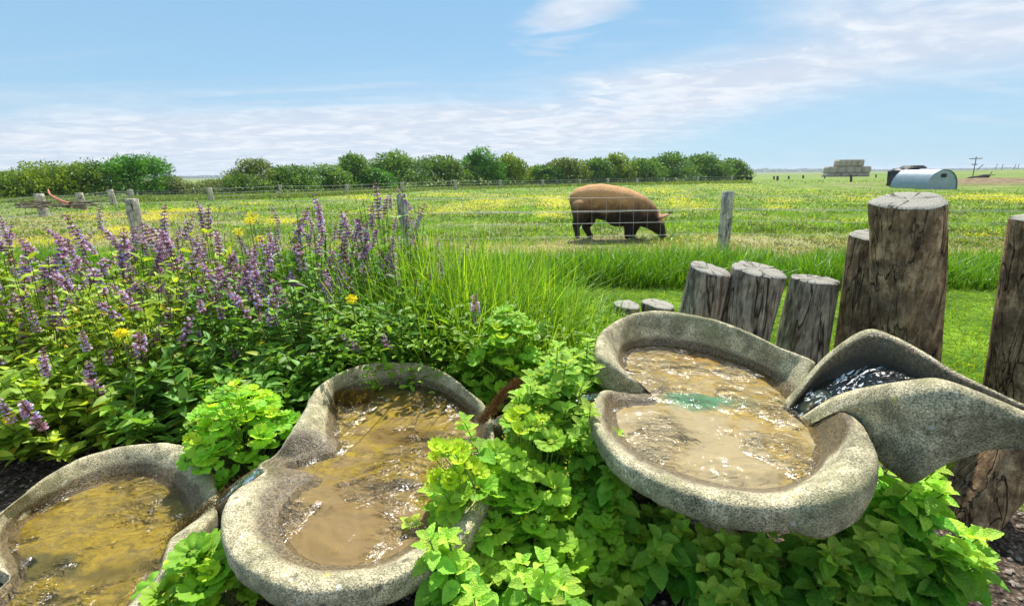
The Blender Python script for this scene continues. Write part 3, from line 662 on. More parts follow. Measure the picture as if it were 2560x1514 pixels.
T_sage = leaf_tmpl(5, 2, 0.44, 0.2, 0.22, 0.0, 1.0, 0, 0.2)
T_small = leaf_tmpl(2, 2, 0.55, 0.15, 0.1)
def blade_tmpl(seg, bend, width=1.0):
    V, A = [], []
    for i in range(seg+1):
        t = i/seg; w = width*(1-t**2.2)*0.5+0.01
        x = bend*t*t; z = t*(1-0.35*bend*t)
        V += [[-w, x, z], [w, x, z]]; A += [t, t]
    F = [[2*i, 2*i+1, 2*i+3, 2*i+2] for i in range(seg)]
    return np.array(V), np.array(F), np.array(A)
def mantle_tmpl(lobes=9, seg=54, cup=0.25, fan=5.7):
    V, A = [[0, 0, 0]], [0]; ths = np.linspace(-fan/2, fan/2, seg)
    for r in (0.3, 0.62, 0.86, 1.0):
        for th in ths:
            ph = (th+fan/2)/fan*lobes
            s = abs(math.sin(math.pi*ph)); rr = r*(0.80+0.20*s**0.6 if r > 0.8 else 0.9)*(1+0.035*(1 if int(round((th+fan/2)/fan*seg)) % 2 else -1)*(r > 0.95))
            z = cup*r*r + 0.085*r*(2*s-1) 
            V.append([math.sin(th)*rr, math.cos(th)*rr, z]); A.append(r)
    F = []
    for k in range(3):
        for j in range(seg-1): F.append([1+k*seg+j, 1+k*seg+j+1, 1+(k+1)*seg+j+1, 1+(k+1)*seg+j])
    for j in range(0, seg-1): F.append([0, 1+j+1, 1+j, 1+j])
    F = [f if len(set(f)) == 4 else None for f in F]
    tri = [[0, 1+j, 1+min(j+1, seg-1), 1+min(j+2, seg-1)] for j in range(0, seg-2, 2)]
    F = [f for f in F if f] + tri
    return np.array(V), np.array(F), np.array(A)
T_mantle = [mantle_tmpl(9, 54, 0.22), mantle_tmpl(9, 54, 0.5), mantle_tmpl(8, 48, -0.15)]

def lerp3(a, b, t): return np.asarray(a)[None]*(1-t[:, None])+np.asarray(b)[None]*t[:, None]

# ------------------------------------------------------------------ sage bushes with flower spikes
def spike_mesh(name, rs, L, whorls, pale=0.0):
    V, F, Cc = [], [], []
    def quad(p, d, up, l, wd, c):
        d = d/np.linalg.norm(d); x = np.cross(d, up); x /= max(np.linalg.norm(x), 1e-6); i = len(V)
        n_ = np.cross(x, d)
        V.extend([p-x*wd*0.25, p+x*wd*0.25, p+d*l*0.7+x*wd*0.5+n_*l*0.15, p+d*l-n_*l*0.1]); V.extend([p+d*l*0.7-x*wd*0.5+n_*l*0.15]); 
        F.append([i, i+1, i+2, i+4]); F.append([i+4, i+2, i+3, i+3]); Cc.extend([[*c, 1]]*5)
    bend = rs.normal(0, 0.12, 2)
    def ax(t): return np.array([bend[0]*t*t*L, bend[1]*t*t*L, t*L])
    # stem
    for k in range(8):
        a, b = ax(k/8), ax((k+1)/8); r = 0.0016
        for s in range(3):
            a1, a2 = s*2.09, (s+1)*2.09; i = len(V)
            V.extend([a+r*np.array([math.cos(a1), math.sin(a1), 0]), a+r*np.array([math.cos(a2), math.sin(a2), 0]), b+r*np.array([math.cos(a2), math.sin(a2), 0]), b+r*np.array([math.cos(a1), math.sin(a1), 0])])
            F.append([i, i+1, i+2, i+3]); Cc.extend([[0.16, 0.12, 0.09, 1]]*4)
    for wv in range(whorls):
        t = 0.28+0.70*wv/max(whorls-1, 1); p = ax(t); m = 7 if t < 0.85 else 4; sz = 0.95-0.5*max(0, t-0.6)
        for k in range(m):
            a = k/m*6.283+wv*0.7+rs.uniform(-.3, .3); d = np.array([math.cos(a), math.sin(a), rs.uniform(-0.1, 0.7)])
            cal = (np.array([0.34, 0.17, 0.20])*(1-pale)+np.array([0.42, 0.26, 0.22])*pale)*rs.uniform(0.7, 1.3)
            quad(p+d*0.002, d, np.array([0, 0, 1.0]), 0.013*sz, 0.009*sz, cal); quad(p+d*0.002, d, np.array([math.sin(a), -math.cos(a), 0]), 0.013*sz, 0.008*sz, cal*0.8)
            if rs.random() < 0.55 and t < 0.93:
                c = np.array([[0.56, 0.40, 0.72], [0.66, 0.42, 0.66], [0.48, 0.46, 0.78], [0.88, 0.74, 0.84], [0.70, 0.40, 0.56]][rs.integers(5)])*(1-pale*0.5)+np.array([0.75, 0.6, 0.66])*pale*0.5
                q = p+d*0.011*sz
                quad(q, d+np.array([0, 0, .5]), np.array([0, 0, 1.0]), 0.014*sz, 0.011, c); quad(q, d+np.array([0, 0, -.6]), np.array([0, 0, 1.0]), 0.013*sz, 0.015, c*1.1)
                quad(q, d+np.array([0, 0, .1]), np.array([math.sin(a), -math.cos(a), 0.0]), 0.011*sz, 0.010, c*0.85)
    V = np.array(V); F = np.array(F); tri = F[:, 2] == F[:, 3]; me = bpy.data.meshes.new(name)
    me.from_pydata(V.tolist(), [], [f[:3].tolist() if tt else f.tolist() for f, tt in zip(F, tri)])
    a = me.attributes.new('tint', 'FLOAT_COLOR', 'POINT'); a.data.foreach_set('color', np.array(Cc, np.float32).ravel())
    me.materials.append(M_petal); return me
rs0 = np.random.default_rng(21)
SPK = [spike_mesh('flower_spike', rs0, L, wh, pale) for L, wh, pale in ((.24, 9, 0), (.20, 8, 0), (.27, 10, 0), (.16, 6, .15), (.18, 7, .5), (.13, 5, .3), (.22, 8, .7))]
def sage(x, y, hgt, rad, nsp, label, seed, dens=1.0, pale=0.2, lsz=0.055, tone=(1, 1, 1)):
    rs = np.random.default_rng(seed); root = empty('sage_bush', (x, y, 0), label, 'sage bush', 'flowering sage bushes in the bed')
    O, D, UP, SZ, TI = [], [], [], [], []; paths, pr = [], []
    ns = int(92*dens)
    for i in range(ns):
        a = rs.uniform(0, 6.283); q = math.sqrt(rs.uniform(0, 1)); h = hgt*(1-0.62*q**2.2)*rs.uniform(0.72, 1.08)
        tip = np.array([x+math.cos(a)*rad*q*1.08, y+math.sin(a)*rad*q*1.08, max(h, 0.07)]); b = np.array([x+math.cos(a)*rad*0.3*q, y+math.sin(a)*rad*0.3*q, 0])
        mid = (b+tip)/2+np.array([math.cos(a), math.sin(a), 0])*rad*0.12*q
        tt = np.linspace(0, 1, 7)[:, None]; p = b*(1-tt)**2+2*mid*tt*(1-tt)+tip*tt**2; paths.append(p); pr.append(np.linspace(.004, .0018, 7))
        nl = int(rs.integers(7, 11))
        for k in range(nl):
            t = 0.30+0.70*(k+rs.uniform(0, .5))/nl; c = b*(1-t)**2+2*mid*t*(1-t)+tip*t**2
            for s in (0, 1):
                aa = k*1.57+s*math.pi+rs.normal(0, .35)+a; el = rs.uniform(0.0, 0.95)*(0.5+t*0.6)
                O.append(c); D.append([math.cos(aa)*math.cos(el), math.sin(aa)*math.cos(el), math.sin(el)]); UP.append([rs.normal(0, .35), rs.normal(0, .35), 1])
                SZ.append(lsz*rs.uniform(0.65, 1.25)*(1.15-0.35*t)); g = rs.uniform(0.65, 1.3); yv = rs.random()
                col = np.array([0.19, 0.35, 0.045]) if yv > 0.25 else (np.array([0.30, 0.44, 0.05]) if yv > 0.03 else np.array([0.42, 0.40, 0.04]))
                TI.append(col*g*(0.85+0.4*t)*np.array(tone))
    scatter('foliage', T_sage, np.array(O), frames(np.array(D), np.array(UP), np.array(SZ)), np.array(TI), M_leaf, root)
    tubes('stem', paths, pr, M_stem, root, 4, [np.array([0.10, 0.11, 0.04])]*len(paths))
    for i in range(nsp):
        a = rs.uniform(0, 6.283); q = math.sqrt(rs.uniform(0, 1))*1.0; h = hgt*(1-0.45*q**2)*rs.uniform(0.80, 1.06)
        me = SPK[int(rs.integers(4, 7))] if rs.random() < pale else SPK[int(rs.integers(0, 4))]
        o = bpy.data.objects.new('flower_spike', me); C.objects.link(o); o.parent = root
        s = rs.uniform(0.6, 1.15); o.scale = (s*1.25, s*1.25, s); o.location = (math.cos(a)*rad*q, math.sin(a)*rad*q, h-0.08)
        o.rotation_euler = (rs.normal(0, .16)+0.25*q*math.sin(-a)*1, rs.normal(0, .16)+0.25*q*math.cos(a), rs.uniform(0, 6.28))
    return root
ordn = ['first', 'second', 'third', 'fourth', 'fifth', 'sixth', 'seventh', 'eighth']
k_ = 0
for row, (yy, xs, hh, rr, nsp) in enumerate(((2.06, (-2.55, -2.05, -1.58, -1.14), 0.48, 0.36, 6), (2.45, (-3.15, -2.6, -2.05, -1.5, -0.98, -0.52), 0.80, 0.40, 20), (2.98, (-3.9, -3.25, -2.6, -1.98, -1.36, -0.78), 1.0, 0.42, 48))):
    nm = ('front', 'middle', 'back')[row]
    for i, x in enumerate(xs):
        k_ += 1; ln = len(xs)
        n2 = nsp if not (row == 0 and i >= 2) else 2
        if row == 1 and i >= 4: n2 = 8
        if row == 2 and i >= 4: hh = 1.06
        sage(x+random.uniform(-.07, .07), yy+random.uniform(-.08, .08)+(0.12 if row == 0 and i > 1 else 0), hh*random.uniform(.92, 1.08), rr, n2,
             'violet-flowered sage bush, %s from the left in the %s row of the bed' % (ordn[i], nm), 300+k_, 1.0, 0.3 if row < 2 else 0.35,
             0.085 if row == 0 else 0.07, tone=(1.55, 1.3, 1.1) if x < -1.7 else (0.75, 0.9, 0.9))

# ------------------------------------------------------------------ mint and lady's mantle
def mint(x, y, hgt, rad, nst, label, seed, lean=(0, -0.3), lsz=0.07, zb=0.0, light=1.0):
    light *= 1.03
    rs = np.random.default_rng(seed); root = empty('mint_plant', (x, y, zb), label, 'mint', 'mint plants growing round the basins')
    O, D, UP, SZ, TI = [], [], [], [], []; paths, pr = [], []
    for i in range(nst):
        a = rs.uniform(0, 6.283); q = math.sqrt(rs.uniform(0, 1)); h = hgt*rs.uniform(0.62, 1.02)*(1-0.3*q)
        b = np.array([x+math.cos(a)*rad*.55*q, y+math.sin(a)*rad*.55*q, zb]); tip = np.array([x+math.cos(a)*rad*q+lean[0]*h, y+math.sin(a)*rad*q+lean[1]*h, zb+h])
        mid = (b*0.6+tip*0.4)+np.array([0, 0, h*0.2]); tt = np.linspace(0, 1, 8)[:, None]; p = b*(1-tt)**2+2*mid*tt*(1-tt)+tip*tt**2
        paths.append(p); pr.append(np.linspace(.0032, .0018, 8))
        L = np.linalg.norm(tip-b); nl = max(4, int(L/0.036)); ph = rs.uniform(0, 6.28)
        for k in range(nl):
            t = 0.12+0.88*(k+1)/nl; c = (b*(1-t)**2+2*mid*t*(1-t)+tip*t**2)
            top = t > 0.93
            for s in ((0, 1) if not top else (0, 1, 2, 3)):
                aa = ph+k*1.5708+s*(math.pi if not top else math.pi/2)+rs.normal(0, .18); el = rs.uniform(-.35, .3) if not top else rs.uniform(.35, .85)
                O.append(c+np.array([math.cos(aa), math.sin(aa), 0])*0.004); D.append([math.cos(aa)*math.cos(el), math.sin(aa)*math.cos(el), math.sin(el)]); UP.append([rs.normal(0, .2), rs.normal(0, .2)-.1, 1])
                sz = lsz*(1.0 if t < .75 else (0.75 if not top else 0.5))*rs.uniform(.75, 1.15); SZ.append(sz)
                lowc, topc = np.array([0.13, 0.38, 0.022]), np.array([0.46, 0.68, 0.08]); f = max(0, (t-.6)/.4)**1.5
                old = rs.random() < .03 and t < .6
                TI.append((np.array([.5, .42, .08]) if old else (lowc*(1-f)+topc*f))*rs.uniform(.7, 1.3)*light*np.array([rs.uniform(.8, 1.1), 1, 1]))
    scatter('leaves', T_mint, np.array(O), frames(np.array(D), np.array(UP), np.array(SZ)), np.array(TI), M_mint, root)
    tubes('stem', paths, pr, M_stem, root, 5, [np.array([0.13, 0.2, 0.05])]*nst)
def mantle(x, y, hgt, rad, nlf, label, seed, lsz=0.042, zb=0.0, yel=0.3, lean=(0, -.1), light=1.15):
    rs = np.random.default_rng(seed); root = empty('lady_mantle', (x, y, zb), label, "lady's mantle", "lady's mantle plants round the basins")
    paths, pr = [], []; data = [[], [], []]
    for i in range(nlf):
        a = rs.uniform(0, 6.283); q = math.sqrt(rs.uniform(0, 1)); h = hgt*(1-0.55*q*q)*rs.uniform(0.5 if i % 3 else .85, 1.05)
        c = np.array([x+math.cos(a)*rad*q+lean[0]*h, y+math.sin(a)*rad*q+lean[1]*h, zb+h]); b = np.array([x+math.cos(a)*rad*.25*q, y+math.sin(a)*rad*.25*q, zb])
        tt = np.linspace(0, 1, 6)[:, None]; mid = (b+c)/2+np.array([0, 0, h*.25]); paths.append(b*(1-tt)**2+2*mid*tt*(1-tt)+c*tt**2); pr.append(.0016)
        young = rs.random() < yel and h > hgt*.62
        up = np.array([math.cos(a)*q*.75+rs.normal(0, .28), math.sin(a)*q*.75+rs.normal(0, .28)-.22, 1.0]); d = np.array([math.cos(a+rs.normal(0, .6)), math.sin(a+rs.normal(0, .6)), 0])
        col = (np.array([0.52, 0.70, 0.04]) if young else np.array([0.19, 0.44, 0.03])+rs.random()*np.array([.18, .16, .01]))*rs.uniform(.85, 1.2)*light
        data[1 if young else int(rs.choice([0, 0, 2]))].append((c, d, up, lsz*(rs.uniform(.5, .75) if young else rs.uniform(.7, 1.25)), col))
    first = True
    OO = []
    for kx, dd in enumerate(data):
        if not dd: continue
        tv, tf, ta = T_mantle[kx]
        O = np.array([e[0] for e in dd]); M = frames(np.array([e[1] for e in dd]), np.array([e[2] for e in dd]), np.array([e[3] for e in dd])); ti = np.array([e[4] for e in dd])
        scatter('leaves', T_mantle[kx], O, M, ti, M_mantle, root)
    # tiny yellow-green flowers
    k = int(nlf*2*yel)+6; a = rs.uniform(0, 6.28, k); q = np.sqrt(rs.uniform(0, 1, k)); O = np.stack([x+np.cos(a)*rad*q*.9+lean[0]*hgt, y+np.sin(a)*rad*q*.9+lean[1]*hgt, zb+hgt*(1.03-.45*q*q)*rs.uniform(.92, 1.05, k)], 1)
    scatter('flowers', T_small, np.repeat(O, 4, 0)+rs.normal(0, .006, (k*4, 3)), frames(rs.normal(0, 1, (k*4, 3)), np.array([[0, -.2, 1]]*(k*4))+rs.normal(0, .3, (k*4, 3)), rs.uniform(.007, .013, k*4)), np.tile([[0.5, 0.52, 0.03]], (k*4, 1)), M_petal, root)['kind'] = 'stuff'
    tubes('stalks', paths, pr, M_stem, root, 4, [np.array([0.2, 0.28, 0.07])]*nlf)
def gp(u, v, z): p = U(u, v, z); return p.x, p.y
def M_(u, v, z, h, r, n, *a, **k): k['lsz'] = k.get('lsz', .07)*1.25; x, y = gp(u, v, z); mint(x, y+0.26*h, h*1.22, r*1.12, int(n*1.15), *a, **k)
def L_(u, v, z, h, r, n, *a, **k): x, y = gp(u, v, z); mantle(x, y+0.1*h, h*1.25, r*1.18, int(n*1.3), *a, **k)
L_(595, 1050, .30, .36, .175, 105, "bright yellow-green lady's mantle clump between the middle and lowest basins", 501, yel=.38, light=1.4)
L_(500, 1450, .16, .20, .12, 55, "lady's mantle clump at the bottom left, tucked under the left rim of the middle basin", 502, lsz=.05, yel=.15)
L_(1265, 880, .46, .52, .17, 130, "lady's mantle clump below the tall grass, beyond the brown moss", 503, yel=.2)
L_(1175, 905, .38, .40, .07, 34, "small lady's mantle by the back right rim of the middle basin", 504, yel=.3)
L_(1330, 1140, .40, .44, .15, 90, "lady's mantle clump with yellow edged leaves between the middle and highest basins", 505, yel=.3)
L_(1340, 1330, .24, .27, .14, 70, "broad-leaved lady's mantle clump in the bottom middle", 506, lsz=.052, yel=.08)
L_(1500, 1330, .20, .24, .12, 45, "shaded lady's mantle clump just left under the highest basin", 507, lsz=.048, yel=.1)
M_(1395, 940, .56, .62, .15, 36, "tall mint clump against the left side of the highest basin", 511, lsz=.055)
M_(1355, 1010, .50, .54, .11, 26, "mint clump behind the yellow edged lady's mantle", 512, lsz=.058)
M_(1480, 880, .58, .60, .06, 12, "slim mint sprigs at the left tip of the highest basin's back rim", 513, lsz=.045)
M_(1490, 1050, .52, .54, .07, 15, "mint sprigs leaning on the left rim of the highest basin", 514, lsz=.055)
mint(-.10, .90, .46, .06, 9, "pale mint sprigs leaning over the near right rim of the middle basin", 515, lsz=.07, light=1.25, lean=(-.22, .12))
M_(1200, 1320, .32, .36, .11, 20, "mint clump along the right rim of the middle basin", 516, lsz=.06, light=1.2, lean=(-.28, -.1))
mint(-.06, .80, .40, .10, 16, "bright mint clump at the bottom centre beside the middle basin", 517, lsz=.08, light=1.25, lean=(-.1, .0))
mint(.08, .92, .40, .10, 16, "bright mint clump just right of the bottom centre one, below the middle basin's rim", 528, lsz=.075, light=1.15, lean=(-.12, .0))
M_(1220, 1400, .20, .24, .11, 14, "mint clump between the bottom centre one and the broad-leaved clump", 518, lsz=.07)
M_(1530, 1190, .38, .40, .06, 10, "mint sprigs under the lower left rim of the highest basin", 519, lsz=.065)
M_(1640, 1330, .22, .26, .11, 14, "shaded mint clump under the highest basin, left part", 520, lsz=.072)
M_(1790, 1400, .16, .20, .13, 14, "shaded mint clump under the middle of the highest basin", 521, lsz=.07)
M_(1980, 1400, .18, .22, .13, 16, "shaded mint clump under the highest basin, right part", 522, lsz=.065)
M_(2140, 1370, .24, .28, .12, 18, "mint clump right of the shaded ones, beside the trailing mint", 523, lsz=.07)
M_(2265, 1190, .42, .46, .08, 18, "pale mint clump in front of the stone spout", 524, lsz=.06, light=1.25)
M_(2330, 1370, .24, .27, .10, 14, "trailing mint clump over the soil at the bottom right", 525, lsz=.075, light=1.2, lean=(.35, -.2))
M_(1500, 1460, .12, .16, .10, 12, "low mint clump at the bottom edge right of the broad-leaved clump", 526, lsz=.065)

M_(1280, 1170, .42, .44, .09, 14, "mint spreading leftward over the right rim of the middle basin, beside the moss", 527, lsz=.055, light=1.1, lean=(-.25, -.05))
L_(1245, 1215, .38, .42, .10, 55, "yellow lady's mantle clump hanging over the middle basin's right rim", 508, yel=.35, lean=(-.25, -.1))
# ------------------------------------------------------------------ grasses (nobody could count these)
T_blades = [blade_tmpl(5, b) for b in (0.15, 0.45, 0.8)]
def blades(name, X, Y, Hh, Wd, colr, mat, Z=None, label=None, cat=None, tm=None, lean=0.25, seed=1):
    rs = np.random.default_rng(seed); n = len(X); parts = np.arange(n) % 3; Z = np.zeros(n) if Z is None else Z
    VV, FF, CC = [], [], []; off = 0
    for k in range(3):
        idx = np.where(parts == k)[0]
        if len(idx) == 0: continue
        tv, tf, ta = (tm or T_blades)[k]
        th = rs.uniform(0, 6.283, len(idx)); d = np.stack([np.cos(th), np.sin(th), np.zeros(len(idx))], 1)
        up = np.stack([rs.normal(0, lean, len(idx)), rs.normal(0, lean, len(idx)), np.ones(len(idx))], 1); up /= np.linalg.norm(up, axis=1, keepdims=True)
        x = np.cross(d, up); x /= np.linalg.norm(x, axis=1, keepdims=True); dd = np.cross(up, x)
        M = np.stack([x*Wd[idx][:, None], dd*Hh[idx][:, None], up*Hh[idx][:, None]], 2)
        V = np.einsum('nij,vj->nvi', M, tv)+np.stack([X[idx], Y[idx], Z[idx]], 1)[:, None]
        F = tf[None]+(np.arange(len(idx))*len(tv))[:, None, None]+off; off += len(idx)*len(tv)
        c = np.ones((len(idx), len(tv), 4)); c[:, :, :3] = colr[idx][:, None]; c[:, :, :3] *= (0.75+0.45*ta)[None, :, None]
        VV.append(V.reshape(-1, 3)); FF.append(F.reshape(-1, 4)); CC.append(c.reshape(-1, 4))
    o = link(name, np_mesh(name, np.concatenate(VV), np.concatenate(FF), np.concatenate(CC)), mat)
    return tag(o, label, cat, None, 'stuff')
T_short = [blade_tmpl(2, b) for b in (0.1, 0.4, 0.7)]
def gcol(n, a, b, rs, v=0.25): 
    t = rs.random(n); return lerp3(a, b, t)*rs.uniform(1-v, 1+v, (n, 1))
rs = np.random.default_rng(31)
# lawn
n = 90000; uu = rs.uniform(-500, 3060, n); vv = rs.uniform(655, 1420, n)
P = np.array([U(a, b)[:2] for a, b in zip(uu, vv)]); k = (soil_mask(P[:, 0], P[:, 1]) < 0.3) & (P[:, 1] < 5.6) & (P[:, 1] > 0.8)
P = P[k]; n = len(P)
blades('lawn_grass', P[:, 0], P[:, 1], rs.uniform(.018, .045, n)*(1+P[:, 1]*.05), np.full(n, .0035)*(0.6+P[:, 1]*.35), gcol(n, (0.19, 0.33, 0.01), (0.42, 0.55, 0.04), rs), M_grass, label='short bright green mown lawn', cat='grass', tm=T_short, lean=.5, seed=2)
# long grass under the fence
n = 60000; X = rs.uniform(-9.5, 11, n); fy = np.interp(X, [-11, -6.1, -1.65, 3.15, 8, 12], [7.4, 7.1, 6.75, 6.4, 6.1, 5.9])
Y = fy - rs.uniform(-.15, 1.35, n)**1.0; dn = fbm(X, Y, 1.6, 6); Hh = rs.uniform(.16, .40, n)*(0.5+dn)*np.clip(1.15-(Y-fy+.1)*.2, .6, 1.2)*np.interp(fy-Y, [-.2, .1, 1.1, 1.35], [.35, .8, 1, .5])
k = rs.random(n) < dn*1.6; X, Y, Hh = X[k], Y[k], Hh[k]; n = len(X)
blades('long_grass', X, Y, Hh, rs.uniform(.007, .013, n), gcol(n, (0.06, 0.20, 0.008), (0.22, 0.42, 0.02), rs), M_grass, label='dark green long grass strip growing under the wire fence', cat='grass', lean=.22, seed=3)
# pasture
def pasture():
    n = 120000; uu = rs.uniform(-300, 2860, n); vv = 450+195*rs.random(n)**1.0
    P = np.array([U(a, b)[:2] for a, b in zip(uu, vv)]); P = P[(P[:, 1] > 6.4) & (P[:, 1] < 70)]; X, Y = P[:, 0], P[:, 1]; n = len(X)
    dry = np.interp(Y, [6.4, 7, 8.4, 10.5, 200], [1, 1, .9, .14, .12]); left = np.clip((-X/Y-.25)/.5, 0, 1); dry = np.maximum(dry, left*np.interp(Y, [6.5, 7, 16, 20], [0, 1, .8, .2])*.8)
    dry = np.clip(dry+(fbm(X, Y, .9, 11)-.5)*1.0, 0, 1)
    kk = np.exp(-(((X-1.75)/1.1)**2+((Y-PIGY+.25)/.4)**2)**1.5) < rs.random(n)*1.2; X, Y, dry, left = X[kk], Y[kk], dry[kk], left[kk]; n = len(X)
    isd = rs.random(n) < dry
    col = np.where(isd[:, None], gcol(n, (0.30, 0.27, 0.11), (0.60, 0.54, 0.28), rs), gcol(n, (0.09, 0.23, 0.008), (0.28, 0.46, 0.025), rs))*np.clip(-.25+2.4*fbm(X, Y, 1.3, 14), .38, 1.35)[:, None]
    cl_ = fbm(X, Y, 1.7, 14)
    hh = rs.uniform(.03, .095, n)*(0.1+2.0*cl_)*np.where(isd, .7, 1.25)*(1+Y*.012)
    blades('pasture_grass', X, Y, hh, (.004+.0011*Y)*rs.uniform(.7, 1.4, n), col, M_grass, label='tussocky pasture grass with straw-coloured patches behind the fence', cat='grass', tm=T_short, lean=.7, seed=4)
    # buttercups
    pts = []
    def patch(u, v, su, sv, m):
        a = rs.normal(u, su, m); b = rs.normal(v, sv, m)
        for q, w in zip(a, b):
            if w > 452: pts.append(U(q, w)[:2])
    for d in ((400, 545, 26, 8, 200), (300, 585, 22, 5, 90), (480, 531, 60, 3, 150), (230, 545, 45, 9, 90), (640, 512, 30, 3, 50), (700, 560, 40, 5, 150), (90, 615, 40, 6, 60), (190, 605, 40, 6, 60), (930, 497, 50, 5, 120), (1120, 490, 40, 3, 80),
              (1240, 508, 45, 6, 200), (1395, 510, 25, 11, 300), (1345, 498, 40, 4, 120), (1380, 543, 28, 5, 110), (1120, 535, 40, 5, 100), (1180, 522, 60, 6, 150), (950, 540, 60, 6, 120), (1640, 478, 45, 5, 150), (1690, 505, 25, 10, 160),
              (1740, 522, 40, 10, 110), (1950, 505, 30, 4, 70), (1935, 525, 20, 3, 50), (2150, 500, 50, 7, 110), (2450, 497, 45, 4, 220), (2540, 503, 25, 5, 150), (2160, 463, 25, 2, 60), (2120, 560, 40, 3, 20), (1830, 470, 60, 5, 80), (2000, 480, 60, 6, 60), (2430, 600, 40, 5, 20)): patch(*d)
    ptsr = P[rs.choice(len(P), 160)]
    A = np.concatenate([np.array([list(p) for p in pts]), ptsr]); A = A[(A[:, 1] > 6.6)]; A = np.repeat(A, 6, 0)+rs.normal(0, 1, (len(A)*6, 2))*(.05+.006*np.repeat(A[:, 1:2], 6, 0)); m = len(A)
    O = np.stack([A[:, 0], A[:, 1], rs.uniform(.05, .14, m)], 1); th = rs.uniform(0, 6.28, m)
    scd = (.014+.0020*A[:, 1])*rs.uniform(.7, 1.3, m)
    o = scatter('buttercups', T_small, O, frames(np.stack([np.cos(th), np.sin(th), rs.normal(0, .3, m)], 1), np.stack([rs.normal(0, .3, m), rs.normal(-.5, .3, m), np.ones(m)], 1), scd), gcol(m, (0.88, 0.74, 0.01), (0.95, 0.88, 0.02), rs, .1), M_petal)
    tag(o, 'bright yellow buttercups scattered in patches over the pasture', 'buttercups', None, 'stuff')
pasture()
# rough grass along the hedge foot
n = 26000; uu = rs.uniform(-200, 1880, n); bl = np.interp(uu, [-200, 0, 330, 700, 1100, 1500, 1880], [512, 508, 506, 497, 476, 465, 458]); vv = bl-rs.random(n)*10
P = np.array([U(a, b)[:2] for a, b in zip(uu, vv)]); k = P[:, 1] < 95; P = P[k]; n = len(P)
blades('hedge_grass', P[:, 0], P[:, 1], rs.uniform(.12, .34, n), (.0022*P[:, 1])*rs.uniform(.5, 1.2, n), gcol(n, (0.09, 0.17, 0.02), (0.25, 0.33, 0.07), rs), M_grass, label='rough uncut grass along the foot of the hedge and far fence', cat='grass', tm=T_short, lean=.3, seed=5)
# tall grass clump in the middle of the bed
def clump():
    n = 11500; X = rs.uniform(-.95, .95, n); Y = rs.uniform(1.95, 3.15, n)
    front = np.interp(X, [-1, -.4, .2, .6, 1], [2.6, 2.22, 2.05, 2.05, 2.2]); k = (Y > front) & (Y < np.interp(X, [-1, .3, 1], [3.2, 3.0, 2.5])) & (rs.random(n) < np.interp(X, [-1, -.68, -.45, .5, .8, 1], [.05, .55, 1, 1, .7, .2])); X, Y = X[k], Y[k]; n = len(X)
    top = np.interp(X, [-1, -.5, 0, .3, .6, 1], [.9, 1.06, .98, .78, .54, .34])
    Hh = top*rs.uniform(.45, 1.08, n)*np.interp(Y, [1.95, 2.5, 3.1], [.75, .95, 1.05])
    blades('tall_grass', X, Y, Hh, rs.uniform(.005, .012, n), gcol(n, (0.07, 0.24, 0.010), (0.38, 0.56, 0.05), rs, .4), M_grass, label='tall arching bright green grass between the sage and the highest basin', cat='grass', tm=[blade_tmpl(8, b) for b in (.1, .3, .65)], lean=.14, seed=6)
    # leafy weeds low in the clump
    m = 10000; X = rs.uniform(-.9, 1.0, m); Y = rs.uniform(1.95, 3.0, m); Z = rs.random(m)*np.interp(X, [-1, 0, .5, 1], [.62, .62, .45, .25])
    d = rs.normal(0, 1, (m, 3)); d[:, 2] = np.abs(d[:, 2])*.6
    o = scatter('weeds', T_sage, np.stack([X, Y, Z], 1), frames(d, np.tile([[0, -.1, 1.0]], (m, 1))+rs.normal(0, .3, (m, 3)), rs.uniform(.025, .06, m)), gcol(m, (0.10, 0.26, 0.012), (0.32, 0.52, 0.04), rs), M_leaf)
    tag(o, 'dark leafy weeds filling the base of the tall grass', 'weeds', None, 'stuff')
clump()
# gravel on the soil
m = 9000; X = rs.uniform(-3, 2.6, m); Y = rs.uniform(.6, 2.6, m); k = soil_mask(X, Y) > .6; X, Y = X[k], Y[k]; m = len(X)
o = scatter('gravel', (np.array([[1, 0, 0], [0, 1, 0], [-1, 0, 0], [0, -1, 0], [0, 0, .8], [0, 0, -.5]]), np.array([[0, 1, 4], [1, 2, 4], [2, 3, 4], [3, 0, 4]]), np.zeros(6)), np.stack([X, Y, np.full(m, -.012)+(fbm(X, Y, 3.0, 2)-.5)*.05], 1),
            frames(rs.normal(0, 1, (m, 3))*[1, 1, .2], np.tile([[0, 0, 1.]], (m, 1))+rs.normal(0, .3, (m, 3)), rs.uniform(.003, .012, m)), gcol(m, (0.09, 0.075, 0.06), (0.33, 0.28, 0.23), rs), M_stem)
tag(o, 'grit and small stones on the dark soil of the bed', 'gravel', None, 'stuff')

# moss
def moss(label, pts, zs, spread, n, c1, c2, seed, hh=.02):
    rs = np.random.default_rng(seed); P = [U(u, v, z) for (u, v), z in zip(pts, zs)]; t = rs.random(n)*(len(P)-1); i = np.minimum(t.astype(int), len(P)-2); f = t-i
    A = np.array([list(p) for p in P]); q = A[i]*(1-f)[:, None]+A[i+1]*f[:, None]+np.stack([rs.normal(0, spread, n), rs.normal(0, spread, n), rs.normal(0, spread*.25, n)], 1)
    o = blades('moss', q[:, 0], q[:, 1], rs.uniform(.5, 1.2, n)*hh, np.full(n, .0018), gcol(n, c1, c2, rs, .4), M_grass, Z=q[:, 2], label=label, cat='moss', tm=T_short, lean=.8, seed=seed)
moss('rusty brown moss ridge running up beside the mint, above the middle basin', [(1300, 950), (1255, 990), (1205, 1055)], (.44, .41, .375), .011, 5000, (0.06, 0.032, 0.015), (0.20, 0.11, 0.045), 61, .014)
